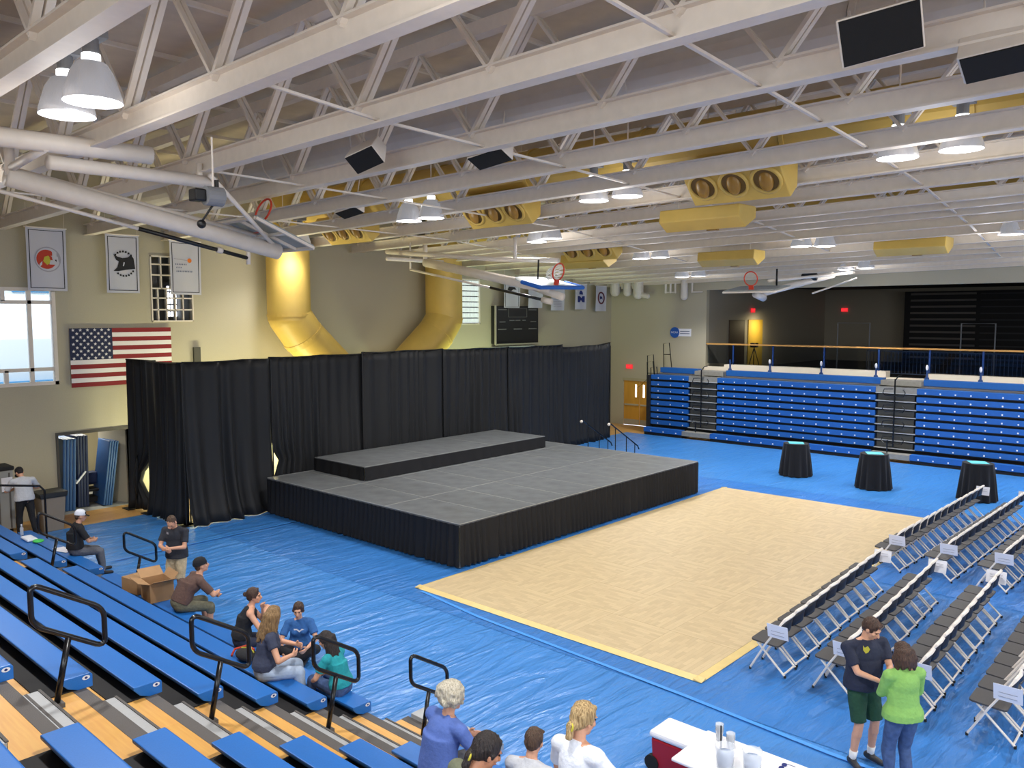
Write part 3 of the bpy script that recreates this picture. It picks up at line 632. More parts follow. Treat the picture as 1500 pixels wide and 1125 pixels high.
# corner pipes
def pipe_cluster(items, lab):
    o = empty('corner_pipes', items[0][0], lab, 'pipes'); o0 = Vector(items[0][0])
    for p0, p1, r in items:
        p0 = Vector(p0)-o0; p1 = Vector(p1)-o0; b = MB(); b.tube([p0, p1], r, 16); b.ell(p1, (r, r, r)); b.build('pipe', M_duct, o, smooth=False)
pipe_cluster([((32.2, 22.6, 7.2), (32.2, 22.6, 6.35), 0.24), ((32.2, 21.9, 7.2), (32.2, 21.9, 6.3), 0.2), ((32.2, 21.3, 7.2), (32.2, 21.3, 6.2), 0.24), ((32.2, 22.2, 7.2), (32.2, 22.2, 6.5), 0.05), ((32.2, 21.6, 7.2), (32.2, 21.6, 6.5), 0.05), ((32.2, 21.3, 6.2), (32.2, 20.8, 6.1), 0.12)], 'bundle of white drop ducts in the corner under the roof')
pipe_cluster([((32.3, 19.9, 7.0), (32.3, 19.9, 6.25), 0.05), ((32.3, 19.65, 7.0), (32.3, 19.65, 6.25), 0.05), ((32.3, 19.4, 7.0), (32.3, 19.4, 6.25), 0.05), ((32.3, 18.95, 7.0), (32.3, 18.95, 6.05), 0.16), ((32.3, 18.55, 7.0), (32.3, 18.55, 6.25), 0.04), ((32.3, 19.9, 6.25), (32.3, 19.4, 6.25), 0.03), ((32.3, 18.55, 6.25), (32.3, 18.05, 6.25), 0.03)], 'white pipes and duct on the side wall left of the balcony')
# ================================================================== BALCONY
M_bwall = mat('balcony_dark_wall', lin((150, 142, 126)), 0.7); M_bblack = mat('balcony_black', lin((20, 20, 24)), 0.8)
BZ = 2.72
b = MB(); b.box2((XW+0.25, 18.0, BZ), (46, 18.2, 6.6)); S(b.build('wall_balcony_end', M_bwall))
b = MB(); b.box2((46, -12, BZ), (46.2, 18.2, 6.6)); S(b.build('wall_balcony_back', M_bwall))
b = MB(); b.box2((XW+0.25, -12.2, BZ), (46.2, -12, 6.6)); S(b.build('wall_balcony_near', M_bwall))
b = MB(); b.box2((XW, -12, BZ-0.15), (46.2, 18.2, BZ)); S(b.build('floor_balcony', M_dark))
b = MB(); b.box2((XW+0.25, -12.2, 6.6), (46.2, 18.2, 6.7)); S(b.build('ceiling_balcony', M_bblack))
b = MB(); b.box2((XW-0.18, 10.3, BZ-0.05), (XW+0.3, 17.0, 3.10)); b.box2((XW-0.18, -12, BZ-0.05), (XW+0.3, 8.9, 3.06)); b.box2((XW-0.18, 8.9, BZ-0.05), (XW+0.3, 10.3, 2.86)); b.box2((XW-0.12, 17.0, BZ-0.05), (XW+0.3, 18.0, 2.98)); S(b.build('trim_2', mat('cream_ledge', lin((236, 224, 204)), 0.6)))
M_rwood = mat('rail_wood', lin((200, 150, 84)), 0.4); M_dglass = mat('tinted_glass', (0.55, 0.62, 0.7), 0.03, trans=1.0); M_bpost = mat('blue_rail_post', lin((22, 60, 122)), 0.4)
o = empty('balcony_railing', (XW+0.05, 17.98, 2.9), 'glass balcony railing with a long wooden handrail', 'railing')
MB().box2((-0.035, -30, 1.04), (0.035, 0, 1.10)).build('handrail', M_rwood, o)
yy = 17.95
rp = [16.7, 14.9, 12.75, 10.65, 8.85, 7.1, 5.3, 3.5, 1.7, -0.1, -2]
prev = 17.95
for y in rp:
    MB().box2((-0.01, y-17.98+0.03, 0.22), (0.005, prev-17.98-0.03, 1.02)).build('glass_panel', M_dglass, o)
    prev = y; yl = y-17.98
    pst = MB().box((0.02, yl, 0.62), (0.05, 0.07, 0.86)).build('post', M_bpost, o)
    b = MB(); b.tube([(-0.26, yl, -0.0), (-0.26, yl, 0.42)], 0.035, 8); b.ell((-0.27, yl, -0.02), (0.06, 0.08, 0.09)); b.beam((-0.26, yl, 0.3), (0.02, yl, 0.3), 0.04, 0.04); b.build('bracket', M_bpost, pst)
    MB().ell((-0.28, yl, 0.4), (0.04, 0.05, 0.1)).build('white_cap', M_paper, pst, smooth=True) if y < 15.5 else None
o = empty('picket_railing', (35.3, 12.0, BZ), 'dark blue picket railing behind the glass rail on the balcony', 'railing')
M_pick = mat('picket_blue', lin((52, 66, 92)), 0.5)
b = MB(); b.box2((-0.02, -14, 1.0), (0.02, 0, 1.05)); b.box2((-0.02, -14, 0.1), (0.02, 0, 0.14)); b.build('rails', M_pick, o)
pk = MB().box((0, 0, 0.56), (0.02, 0.02, 0.9)).mesh('picket', M_pick)
for k in range(100):
    q = bpy.data.objects.new('picket', pk); C.objects.link(q); q.parent = o; q.location = (0, -0.14*k, 0)
for (y, w) in ((12.9, 1.35), (8.1, 1.2)):
    o = empty('goal_frame', (36.2, y, BZ), 'thin pale upright frame in the dark balcony, %s one' % ('left' if y > 10 else 'right'), 'frame')
    b = MB(); b.tube([(0, w/2, 0), (0, w/2, 2.16), (0, -w/2, 2.16), (0, -w/2, 0)], 0.03, 6); b.build('tube_frame', mat('pale_tube', lin((120, 124, 132)), 0.5) if 'pale_tube' not in MATS else MATS['pale_tube'], o)
o = tag(MB().box2((45.0, -11, BZ), (45.85, 13.5, 6.4)).build('dark_folded_stand', M_bblack), 'black folded stand filling the back of the balcony', 'bleacher')
for k in range(11): MB().box2((44.96, 10.2, BZ+0.3+k*0.32), (45.0, 13.2, BZ+0.4+k*0.32)).build('slat', M_alud, o)
for k in range(11): MB().box2((44.96, -11, BZ+0.3+k*0.32), (45.0, 10.0, BZ+0.36+k*0.32)).build('slat', mat('very_dark_slat', lin((34, 36, 44)), 0.6) if 'very_dark_slat' not in MATS else MATS['very_dark_slat'], o)
# yellow lit doorway at the balcony end wall
o = MB().box2((36.6, 17.95, BZ), (38.1, 18.0, 5.0)).build('door_3', mat('yellow_lit_door', lin((196, 160, 60)), 0.6)); S(o)
o2 = MB().box2((34.7, 17.95, BZ), (36.2, 18.0, 5.0)).build('door_4', mat('brown_door', lin((60, 46, 36)), 0.6)); S(o2)
area_light('balcony_door_light', (37.2, 17.2, 4.9), (37.3, 18, 3.8), 0.6, 0.2, 20, (1, 0.85, 0.5))
exit_sign('exit_sign', axes_mat((37.0, 17.97, 5.45), (1, 0, 0), (0, 0, 1)), 'red EXIT sign above the yellow door on the balcony')
exit_sign('exit_sign', axes_mat((45.98, 16.9, 5.5), (0, -1, 0), (0, 0, 1)), 'red EXIT sign on the dark back wall of the balcony')
# equipment on tripod near railing left
o = empty('camera_tripod', (33.6, 16.2, BZ), 'dark video tripod standing behind the glass railing', 'tripod')
b = MB()
for a in (0.5, 2.6, 4.7): b.tube([(0, 0, 1.1), (0.35*math.cos(a), 0.35*math.sin(a), 0)], 0.018)
b.build('legs', M_black, o); MB().box((0, 0, 1.2), (0.2, 0.3, 0.2)).build('camera_body', M_black, o, bevel=0.02)
# ================================================================== OPPOSITE FOLDED BLEACHERS
def far_bank(y0, y1, lab):
    o = empty('folded_bleacher', (30.9, y0, 0), lab, 'bleacher', 0, 'folded blue bleachers along the side wall')
    Lb = y0-y1
    MB().box2((0.12, -Lb, 0.0), (1.4, 0, 2.55)).build('understructure', M_dark, o)
    for k in range(9):
        zt = 2.62-0.285*k if k < 8 else 0.34
        xo = 0.0 if k < 8 else -0.55
        if k == 8: zt = 0.34
        s = MB().prism([(xo, zt), (xo+0.3, zt), (xo+0.3, zt-0.06), (xo+0.05, zt-0.19), (xo-0.01, zt-0.19)], lambda u, v, t: (u, -t*Lb, v)).build('seat_row', M_seatfar, o)
        MB().box2((xo+0.04, -Lb, zt-0.245), (xo+0.3, 0, zt-0.2)).build('deck_edge', M_black, s)
        b = MB(); n = int(Lb/0.47)
        for q in range(n): y = -(q+0.6)*Lb/n; b.box((xo-0.012, y, zt-0.135), (0.02, 0.045, 0.05))
        tag(b.build('seat_clips', M_paper, s), kind='stuff')
    MB().prism([(0.75, 2.9), (1.1, 2.9), (1.1, 2.82), (0.75, 2.68)], lambda u, v, t: (u, -t*Lb, v)).build('top_seat_row', M_seatfar, o)
    MB().box2((0.3, -Lb, 2.6), (1.3, 0, 2.66)).build('top_deck', M_alud, o)
    MB().box2((-0.5, -Lb, 0.0), (0.12, 0, 0.13)).build('toe_panel', M_dark, o)
far_bank(19.72, 17.85, 'folded blue bleacher section, short one next to the oak doors')
far_bank(16.5, 10.15, 'folded blue bleacher section, wide one in the middle')
far_bank(8.75, -6.0, 'folded blue bleacher section, long one running off the right edge')
def far_ladder(y0, y1, lab):
    o = empty('folded_aisle_steps', (30.9, y0, 0), lab, 'steps', 0, 'aisle steps of the folded bleachers'); Lb = y0-y1
    MB().box2((0.14, -Lb, 0.0), (1.4, 0, 2.55)).build('understructure', M_dark, o)
    for k in range(8):
        zt = 2.62-0.285*k
        MB().box2((-0.02, -Lb, zt-0.215), (0.3, 0, zt-0.185)).build('tread', M_alu, o)
        MB().box2((0.06, -Lb+0.08, zt-0.17), (0.1, -0.08, zt+0.03)).build('riser_panel', mat('dark_grey_riser', lin((72, 70, 64)), 0.7) if 'dark_grey_riser' not in MATS else MATS['dark_grey_riser'], o)
    MB().box2((0.02, -Lb, 2.4), (0.3, 0, 2.64)).build('top_panel', M_gryplate, o); MB().box2((0.5, -Lb, 2.66), (1.3, 0, 2.84)).build('top_step', M_gryplate, o)
    MB().box2((-0.5, -Lb, 0.12), (-0.05, 0, 0.3)).build('bottom_step', M_gryplate, o)
    b = MB(); b.tube([(-0.12, -Lb*0.5, 0.5), (-0.12, -Lb*0.5, 2.95)], 0.028); b.tube([(-0.12, -Lb*0.5, 2.9), (-0.1, -Lb*0.5-0.12, 3.08), (0.1, -Lb*0.5-0.15, 3.1)], 0.02); b.build('rail_post', M_blackm, o)
    for k in range(4):
        z = 2.35-0.57*k; b = MB()
        b.tube([(-0.14, -Lb*.5, z), (-0.14, -Lb*.5+0.32, z+0.0), (-0.14, -Lb*.5+0.4, z+0.08), (-0.14, -Lb*.5+0.36, z+0.22), (-0.14, -Lb*.5+0.05, z+0.24)], 0.017, 6)
        b.tube([(-0.14, -Lb*.5, z), (-0.14, -Lb*.5-0.3, z-0.02), (-0.14, -Lb*.5-0.36, z+0.12), (-0.14, -Lb*.5-0.28, z+0.22)], 0.017, 6); b.build('folded_rail', M_blackm, o)
    b = MB(); b.tube([(-0.3, -Lb*.4, 0.28), (-0.3, -Lb*.4, 0.75)], 0.025); b.build('rail_stub', M_blackm, o)
far_ladder(17.85, 16.5, 'grey folded aisle steps between the short and wide bleacher sections')
far_ladder(10.15, 8.75, 'grey folded aisle steps between the wide and right-hand bleacher sections')
o = empty('bleacher_end_panel', (30.9, 19.75, 0), 'black bleacher end panel with upright folded rail hoops beside oak doors', 'panel')
MB().box2((-0.1, 0.0, 0.0), (1.2, 0.14, 2.6)).build('panel', M_dark, o)
for k, (dx, z0, z1, dy) in enumerate(((0.1, 1.6, 3.15, 0.2), (0.0, 1.5, 3.45, 0.12), (0.25, 1.6, 2.9, 0.1), (0.95, 2.6, 3.95, -0.1))):
    b = MB(); w = 0.22; b.tube([(dx, dy, z0), (dx+0.0, dy+0.05, z1), (dx+0.05, dy-w, z1+0.05), (dx+0.08, dy-w-0.15, z0+0.1)], 0.022, 6); b.tube([(dx, dy+0.04, (z0+z1)/2+.2), (dx+.06, dy-w-.06, (z0+z1)/2+.2)], 0.02, 6); b.build('folded_rail', M_blackm, o)
b = MB(); b.tube([(0.2, 0.15, 2.5), (0.6, 1.1, 1.9)], 0.008, 5); b.build('cable', M_blackm, o)
# ================================================================== DRAPES
def drape(lab, path, ztop, z0, seed, lam=0.34, amp=0.11, flare=0.12, topcurve=None, cut=None):
    rnd = random.Random(seed); P = [Vector((x, y, 0)) for x, y in path]; segs = [(P[i+1]-P[i]).length for i in range(len(P)-1)]; Lt = sum(segs)
    n = int(Lt/0.035); nv = 16; rows = [[] for _ in range(nv+1)]; ph = rnd.random()*6
    for i in range(n+1):
        s = Lt*i/n; k = 0; ss = s
        while k < len(segs)-1 and ss > segs[k]: ss -= segs[k]; k += 1
        d = (P[k+1]-P[k]).normalized(); base = P[k]+d*ss; nn = Vector((d.y, -d.x, 0))
        ph += 2*PI*(Lt/n)/lam*0.95*math.exp(1.3*noise.noise(Vector((s*1.6, seed*7.1, 0))))
        for j in range(nv+1):
            v = j/nv; a = amp*(0.35+0.65*(1-v))*(0.35+1.6*abs(noise.noise(Vector((s*1.1, seed, 3+v*0.6)))))
            sway = 0.10*noise.noise(Vector((s*0.5, v*1.2, seed)))*(1-v)
            off = a*math.sin(ph+1.2*noise.noise(Vector((s*2, v*1.5, seed+5)))*(1-v))+sway+flare*(1-v)**6
            zt = ztop+(topcurve(s/Lt) if topcurve else 0)-0.025*abs(math.sin(s*1.8))
            shift = 0
            if cut: shift = cut(s/Lt, v)
            rows[j].append(base+nn*off+d*shift+Vector((0, 0, z0+(zt-z0)*v)))
    o = empty('black_drape', (P[0].x, P[0].y, 0), lab, 'drape', 0, 'black pipe-and-drape backdrop panels')
    b = MB(); b.grid([[v-P[0] for v in r] for r in rows]); m = b.build('cloth', M_drape, o, smooth=True)
    sd = m.modifiers.new('thickness', 'SOLIDIFY'); sd.thickness = 0.006
    b = MB(); b.tube([Vector(r)-P[0]+Vector((0, 0, 0.0)) for r in rows[-1][::12]+[rows[-1][-1]]], 0.022, 6); b.build('top_pipe', M_black, o)
    for q in (0, len(P)-1):
        b = MB(); pp = P[q]-P[0]; b.tube([pp+Vector((0, 0, 0.02)), pp+Vector((0, 0, ztop-0.04))], 0.02, 8); b.box(pp+Vector((0, 0, 0.011)), (0.4, 0.4, 0.02)); b.build('upright', M_black, o)
    return o
drape('black drape panel at the far left end, beside the closet door', [(9.36, 22.52), (9.72, 21.62)], 4.08, 0.03, 1, cut=lambda u, v: -0.62*u*math.exp(-((v-0.2)/0.13)**2) if u > 0.3 else 0)
drape('black drape panel turning forward left of the gap', [(9.44, 21.55), (9.46, 19.85), (9.62, 19.7)], 4.08, 0.03, 2, cut=lambda u, v: 0.0)
drape('black drape panel between the left corner and the stage', [(9.46, 19.60), (11.98, 19.66)], 4.1, 0.02, 3, lam=0.36, amp=0.12, flare=0.35)
drape('black drape panel behind the left end of the stage', [(11.95, 19.74), (15.2, 19.74)], 4.12, 0.02, 4, lam=0.32, cut=lambda u, v: 0.2*(1-u)**5*math.exp(-((v-0.3)/0.06)**2))
drape('black drape panel behind the stage riser, middle left', [(15.05, 19.68), (18.4, 19.74)], 4.15, 0.02, 5)
drape('black drape panel behind the stage riser, middle right', [(18.4, 19.76), (21.6, 19.72)], 4.12, 0.02, 6, lam=0.28)
drape('black drape panel behind the right corner of the stage', [(21.5, 19.68), (24.9, 19.95)], 4.1, 0.02, 7)
drape('black drape panel at the right end, top rising to its end', [(24.8, 19.98), (27.6, 20.15), (28.75, 20.4)], 3.98, 0.02, 8, topcurve=lambda u: 0.10*u**3+0.02, flare=0.05)
# ================================================================== STAGE
SX0, SX1, SY0, SY1, SZ = 11.55, 21.30, 11.95, 19.27, 0.95
st = empty('stage_platform', (SX0, SY0, 0), 'low black stage of carpeted deck panels with a pleated skirt', 'stage')
dm = MB().box((1.219/2, 2.438/2, -0.04), (1.212, 2.431, 0.08)).mesh('deck_panel', M_stage)
tm = MB()
for (a, c) in (((0, 0, 0), (1.219, 0, 0)), ((0, 2.438, 0), (1.219, 2.438, 0)), ((0, 0, 0), (0, 2.438, 0)), ((1.219, 0, 0), (1.219, 2.438, 0))):
    tm.box(((a[0]+c[0])/2, (a[1]+c[1])/2, -0.001), (max(0.016, abs(a[0]-c[0])-0.01), max(0.016, abs(a[1]-c[1])-0.01), 0.012))
tm = tm.mesh('edge_trim', M_stagetrim)
for i in range(8):
    for j in range(3):
        o = bpy.data.objects.new('deck_panel', dm); C.objects.link(o); o.parent = st; o.location = (i*1.219, j*2.438, SZ+random.uniform(-0.002, 0.002))
        e = bpy.data.objects.new('edge_trim', tm); C.objects.link(e); e.parent = o
def skirt(parent, path, ztop, z0, seed, name='skirt', lam=0.17, amp=0.045, m=None):
    rnd = random.Random(seed); P = [Vector((x, y, 0)) for x, y in path]; rows = [[] for _ in range(9)]; ph = 0
    for k in range(len(P)-1):
        d = (P[k+1]-P[k]); Ls = d.length; d.normalize(); nn = Vector((d.y, -d.x, 0)); n = int(Ls/0.02)
        for i in range(n+1):
            s = Ls*i/n; ph += 2*PI*0.02/lam*(0.9+1.1*noise.noise(Vector((s*1.7, seed*3.3, k))))
            fade = min(1, s/0.15, (Ls-s)/0.15)
            for j in range(9):
                v = j/8; a = amp*(0.25+0.75*(1-v)); rows[j].append(P[k]+d*s+nn*(0.02+fade*(a*math.sin(ph+0.5*(1-v)*noise.noise(Vector((s*3, v, seed)))) + 0.03*(1-v)))+Vector((0, 0, z0+(ztop-z0)*v)))
    o = MB().grid(rows).build(name, m or M_skirt, parent, smooth=True); return o
W_, D_ = 9.752, 7.314
skirt(st, [(0, 0), (W_, 0)], SZ-0.03, 0.05, 1); skirt(st, [(W_, 0), (W_, D_)], SZ-0.03, 0.05, 2); skirt(st, [(0, D_), (0, 0)], SZ-0.03, 0.04, 3)
for i in range(9):
    for j in range(4): MB().tube([(0.08+i*1.199, 0.08+j*2.385, 0), (0.08+i*1.199, 0.08+j*2.385, SZ-0.08)], 0.025, 8).build('leg', M_steel, st) if (i in (0, 8) or j in (0, 3)) else None
rs = empty('stage_riser', (13.0, 16.98, SZ), 'black riser platform standing on the back of the stage', 'stage')
rm = MB().box((1.219, 1.12, -0.03), (2.43, 2.24, 0.06)).mesh('deck_panel', M_stage)
for i in range(3):
    o = bpy.data.objects.new('deck_panel', rm); C.objects.link(o); o.parent = rs; o.location = (i*2.438, 0, 0.37)
    b = MB(); b.box((1.219, 0, 0.366-0.37), (2.43, 0.014, 0.012)); b.box((0, 1.12, 0.0), (0.014, 2.2, 0.012)); b.build('edge_trim', M_stagetrim, o)
skirt(rs, [(0, 0), (7.31, 0)], 0.35, 0.01, 5, lam=0.5, amp=0.012); skirt(rs, [(0, 2.24), (0, 0)], 0.35, 0.01, 6, lam=0.5, amp=0.012); skirt(rs, [(7.31, 0), (7.31, 2.24)], 0.35, 0.01, 7, lam=0.5, amp=0.012)
for i in range(4):
    for j in (0.08, 2.15): MB().tube([(0.08+i*2.38, j, 0), (0.08+i*2.38, j, 0.32)], 0.025, 8).build('leg', M_steel, rs)
# steps with two hand rails at the stage's right side
o = empty('stage_stairs', (21.42, 15.75, 0), 'black steps with two thin handrails at the right side of the stage', 'stairs')
for k in range(4):
    MB().box((0.2+k*0.42, 0, 0.76-k*0.2), (0.4, 1.05, 0.05)).build('tread', M_black, o)
for y in (-0.55, 0.55):
    b = MB(); b.beam((0, y, 0.72), (1.7, y, 0.02), 0.04, 0.1, up=(0, 1, 0)); b.build('stringer', M_black, o)
    b = MB(); b.tube([(-0.03, y, 1.74), (0.05, y, 1.76), (1.62, y, 0.86), (1.7, y, 0.74)], 0.022, 8); hr = b.build('handrail', M_blackm, o, smooth=True)
    for x, zt in ((0.32, 1.6), (0.95, 1.24), (1.45, 0.95)): MB().tube([(x, y, 0.75-x*0.44), (x, y, zt)], 0.016, 6).build('post', M_blackm, hr)
    MB().ell((-0.05, y, 1.75), (0.05, 0.05, 0.05)).build('end_knob', M_white, hr, smooth=True)
# ================================================================== TARPS
def tarp_mat(name, col, seed):
    m = bpy.data.materials.new(name); m.use_nodes = True; nt = m.node_tree; b = nt.nodes['Principled BSDF']
    b.inputs['Roughness'].default_value = 0.30; b.inputs['Specular IOR Level'].default_value = 0.5
    tc = nt.nodes.new('ShaderNodeTexCoord'); hs = []
    for k, (sc, rot, st_, w) in enumerate(((0.32, 0.5, (1, 4, 1), 1.0), (0.5, -0.7, (1, 5, 1), 0.9), (1.6, 0.15, (1, 3, 1), 0.25))):
        mp = nt.nodes.new('ShaderNodeMapping'); mp.inputs['Rotation'].default_value = (0, 0, rot+seed); mp.inputs['Scale'].default_value = st_; mp.inputs['Location'].default_value = (seed*9, k*5, 0)
        nz = nt.nodes.new('ShaderNodeTexNoise'); nz.inputs['Scale'].default_value = sc; nz.inputs['Detail'].default_value = 5; nz.inputs['Distortion'].default_value = 0.6
        nt.links.new(tc.outputs['Object'], mp.inputs[0]); nt.links.new(mp.outputs[0], nz.inputs[0])
        # crease: ridged noise
        s1 = nt.nodes.new('ShaderNodeMath'); s1.operation = 'SUBTRACT'; s1.inputs[1].default_value = 0.5; nt.links.new(nz.outputs['Fac'], s1.inputs[0])
        s2 = nt.nodes.new('ShaderNodeMath'); s2.operation = 'ABSOLUTE'; nt.links.new(s1.outputs[0], s2.inputs[0])
        s3 = nt.nodes.new('ShaderNodeMath'); s3.operation = 'MULTIPLY'; s3.inputs[1].default_value = -w*3; nt.links.new(s2.outputs[0], s3.inputs[0])
        s4 = nt.nodes.new('ShaderNodeMath'); s4.operation = 'MAXIMUM'; s4.inputs[1].default_value = -0.35*w; nt.links.new(s3.outputs[0], s4.inputs[0]); hs.append(s4)
    a1 = nt.nodes.new('ShaderNodeMath'); nt.links.new(hs[0].outputs[0], a1.inputs[0]); nt.links.new(hs[1].outputs[0], a1.inputs[1])
    a2 = nt.nodes.new('ShaderNodeMath'); nt.links.new(a1.outputs[0], a2.inputs[0]); nt.links.new(hs[2].outputs[0], a2.inputs[1])
    bp = nt.nodes.new('ShaderNodeBump'); bp.inputs['Strength'].default_value = 0.5; bp.inputs['Distance'].default_value = 0.10
    nt.links.new(a2.outputs[0], bp.inputs['Height']); nt.links.new(bp.outputs[0], b.inputs['Normal'])
    nz = nt.nodes.new('ShaderNodeTexNoise'); nz.inputs['Scale'].default_value = 0.4; nt.links.new(tc.outputs['Object'], nz.inputs[0])
    rp = nt.nodes.new('ShaderNodeValToRGB'); rp.color_ramp.elements[0].color = (*[c*0.88 for c in col], 1); rp.color_ramp.elements[1].color = (*[min(1, c*1.12) for c in col], 1)
    nt.links.new(nz.outputs['Fac'], rp.inputs[0]); nt.links.new(rp.outputs[0], b.inputs['Base Color'])
    return m
TB = lin((64, 132, 205))
M_tarp = [tarp_mat('blue_tarp', TB, 0.0), tarp_mat('blue_tarp_b', lin((54, 119, 192)), 1.3), tarp_mat('blue_tarp_c', lin((58, 122, 200)), 2.1)]
M_tape = mat('blue_tape', lin((70, 150, 235)), 0.4)
def tarp(lab, x0, x1, y0, y1, z, m, corner=None):
    nx = max(2, int((x1-x0)/0.16)); ny = max(2, int((y1-y0)/0.16)); rows = []
    for j in range(ny+1):
        r = []
        for i in range(nx+1):
            x = x0+(x1-x0)*i/nx; y = y0+(y1-y0)*j/ny
            e = min(1, (x-x0)/0.3, (x1-x)/0.3, (y-y0)/0.3, (y1-y)/0.3)
            h = max(0, noise.noise(Vector((x*1.1+y*0.5, y*2.1-x*0.4, z*900))))**2*0.03*max(0, e)
            if corner: x, y = corner(x, y)
            r.append((x, y, z+h))
        rows.append(r)
    o = MB().grid(rows).build('floor_tarp', m, smooth=True); tag(o, lab, 'tarp', 'blue tarps covering the gym floor'); return o
def cut_left(x, y):
    return (x, y)
tarp('blue floor tarp in front of the left bleachers, wrinkled', 6.0, 9.75, -4, 21.55, 0.006, M_tarp[0])
tarp('blue floor tarp under the stage and along its left side', 9.6, 16.6, 11.6, 19.9, 0.011, M_tarp[1])
tarp('blue floor tarp under the near folding chairs', 9.65, 16.6, -6, 11.75, 0.012, M_tarp[1])
tarp('blue floor tarp under the far folding chairs and the mat end', 16.45, 23.6, -6, 20.0, 0.017, M_tarp[2])
tarp('blue floor tarp running in front of the folded bleachers', 23.5, 30.35, -6, 20.6, 0.022, M_tarp[0])
b = MB()
tp = empty('seam_tape', (9.65, 8, 0), 'light blue tape line along the tarp seam in front of the bleachers', 'tape')
pts = [(9.45, -2), (9.5, 3.5), (9.66, 5.6), (9.87, 9.76), (10.1, 11.5)]
b.grid([[(x-9.65+dx, y-8, 0.024) for dx in (-0.035, 0.035)] for x, y in pts]); b.build('strip', M_tape, tp)
tp = empty('seam_tape', (10, 17.85, 0), 'light blue tape line on the tarp left of the stage', 'tape')
b = MB(); b.grid([[(x-10, y-17.85, 0.03) for y in (17.82, 17.88)] for x in (7.0, 9.0, 11.5)]); b.build('strip', M_tape, tp)
# ================================================================== PORTABLE MAPLE FLOOR
MX0, MX1, MY0, MY1 = 10.15, 22.5, 5.58, 11.75
pf = empty('portable_floor', (MX0, MY0, 0.02), 'tan maple portable floor laid on the blue tarps', 'dance floor')
pm_ = MB().box((1.2/2, 1.2/2, 0.016), (1.197, 1.197, 0.03)).mesh('floor_panel', M_parq)
ew = 0.13; nxp, nyp = 10, 5; pw = (MX1-MX0-2*ew)/nxp; ph_ = (MY1-MY0-2*ew)/nyp
for i in range(nxp):
    for j in range(nyp):
        o = bpy.data.objects.new('floor_panel', pm_); C.objects.link(o); o.parent = pf; o.location = (ew+i*pw, ew+j*ph_, random.uniform(0, 0.0015)); o.scale = (pw/1.2, ph_/1.2, 1)
        if (i+j) % 2: o.rotation_euler = (0, 0, PI/2); o.location.x += pw; o.scale = (ph_/1.2, pw/1.2, 1)
WX, WY = MX1-MX0, MY1-MY0
for f in ((lambda u, v, t: (t*WX, u, v)), (lambda u, v, t: (t*WX, WY-u, v)), (lambda u, v, t: (u, t*WY, v)), (lambda u, v, t: (WX-u, t*WY, v))):
    MB().prism([(0, 0), (ew, 0), (ew, 0.03), (0.02, 0.008)], f).build('edge_ramp', M_parqedge, pf)
# ================================================================== NEAR BLEACHERS
def seat_profile(f, z, y0, y1, m, parent, caps_=True):
    prof = [(-0.28, 0.0), (-0.02, 0.0), (0, -0.02), (0.0, -0.138), (-0.13, -0.138), (-0.22, -0.10), (-0.28, -0.03)]
    o = MB().prism(prof, lambda u, v, t: (f+u, y0+t*(y1-y0), z+v)).build('seat', m, parent, bevel=0.008)
    return o
M_oval = mat('number_oval', lin((225, 225, 230)), 0.5)
def bank(y0, y1, lab, rows=10, ends=(), deck=None, under=True):
    root = empty('bleacher_bank', (0, 0, 0), lab, 'bleacher', 0, 'pulled-out blue bleachers on the near side')
    d0, d1 = deck or (y0, y1)
    for i in range(rows):
        f = 6.11-0.65*i; z = 0.47+0.29*i; D = 0.04+0.29*i
        # seats split into ~2.3 m modules
        n = max(1, round((y1-y0)/2.6)); 
        s = seat_profile(f, z, y0, y1, M_seat, root)
        for (ye, sg) in ends:
            R = Matrix.Rotation(-sg*PI/2, 3, 'X')
            q = MB(); q.disc((f-0.06, ye+sg*0.004, z-0.035), 0.035, 16, R, sx=1.0, sy=0.6); q.build('end_oval', M_oval, s)
            q = MB(); q.disc((f-0.06, ye+sg*0.006, z-0.035), 0.014, 10, R, sx=1.0, sy=0.8); q.build('oval_number', M_nvy, s)
        MB().box2((f-0.09, d0, D), (f-0.07, d1, D+0.258)).build('riser', M_dark, root)
        if i == 0:
            if d0 != 6.40: continue
            d1_ = 7.92; dk = MB().box2((f-0.07, d0, D-0.03), (f+0.58, d1_, D)).build('deck_board', M_deck, root)
            MB().box2((f+0.475, d0, D-0.035), (f+0.59, d1_, D+0.003)).build('nosing', M_alud, dk)
            MB().box2((f+0.56, d0, 0.0), (f+0.58, d1_, D-0.035)).build('toe_board', M_dark, root); continue
        dk = MB().box2((f-0.07, d0, D-0.03), (f+0.58, d1, D)).build('deck_board', M_deck, root)
        MB().box2((f+0.475, d0, D-0.035), (f+0.59, d1, D+0.003)).build('nosing', M_alud, dk)
        MB().box2((f+0.20, y0+0.02, D+0.002), (f+0.60, y1-0.02, D+0.012)).build('seat_shade_strip', M_dark, dk)  # dark strip laid on the deck as the shade of the seats
    return root
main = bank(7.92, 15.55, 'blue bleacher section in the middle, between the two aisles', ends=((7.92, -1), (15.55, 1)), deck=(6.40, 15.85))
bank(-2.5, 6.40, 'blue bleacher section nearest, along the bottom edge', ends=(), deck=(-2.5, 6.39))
bank(16.1, 20.1, 'blue bleacher section farthest, by the grey cabinet', ends=((16.1, -1),), deck=(15.86, 20.1))
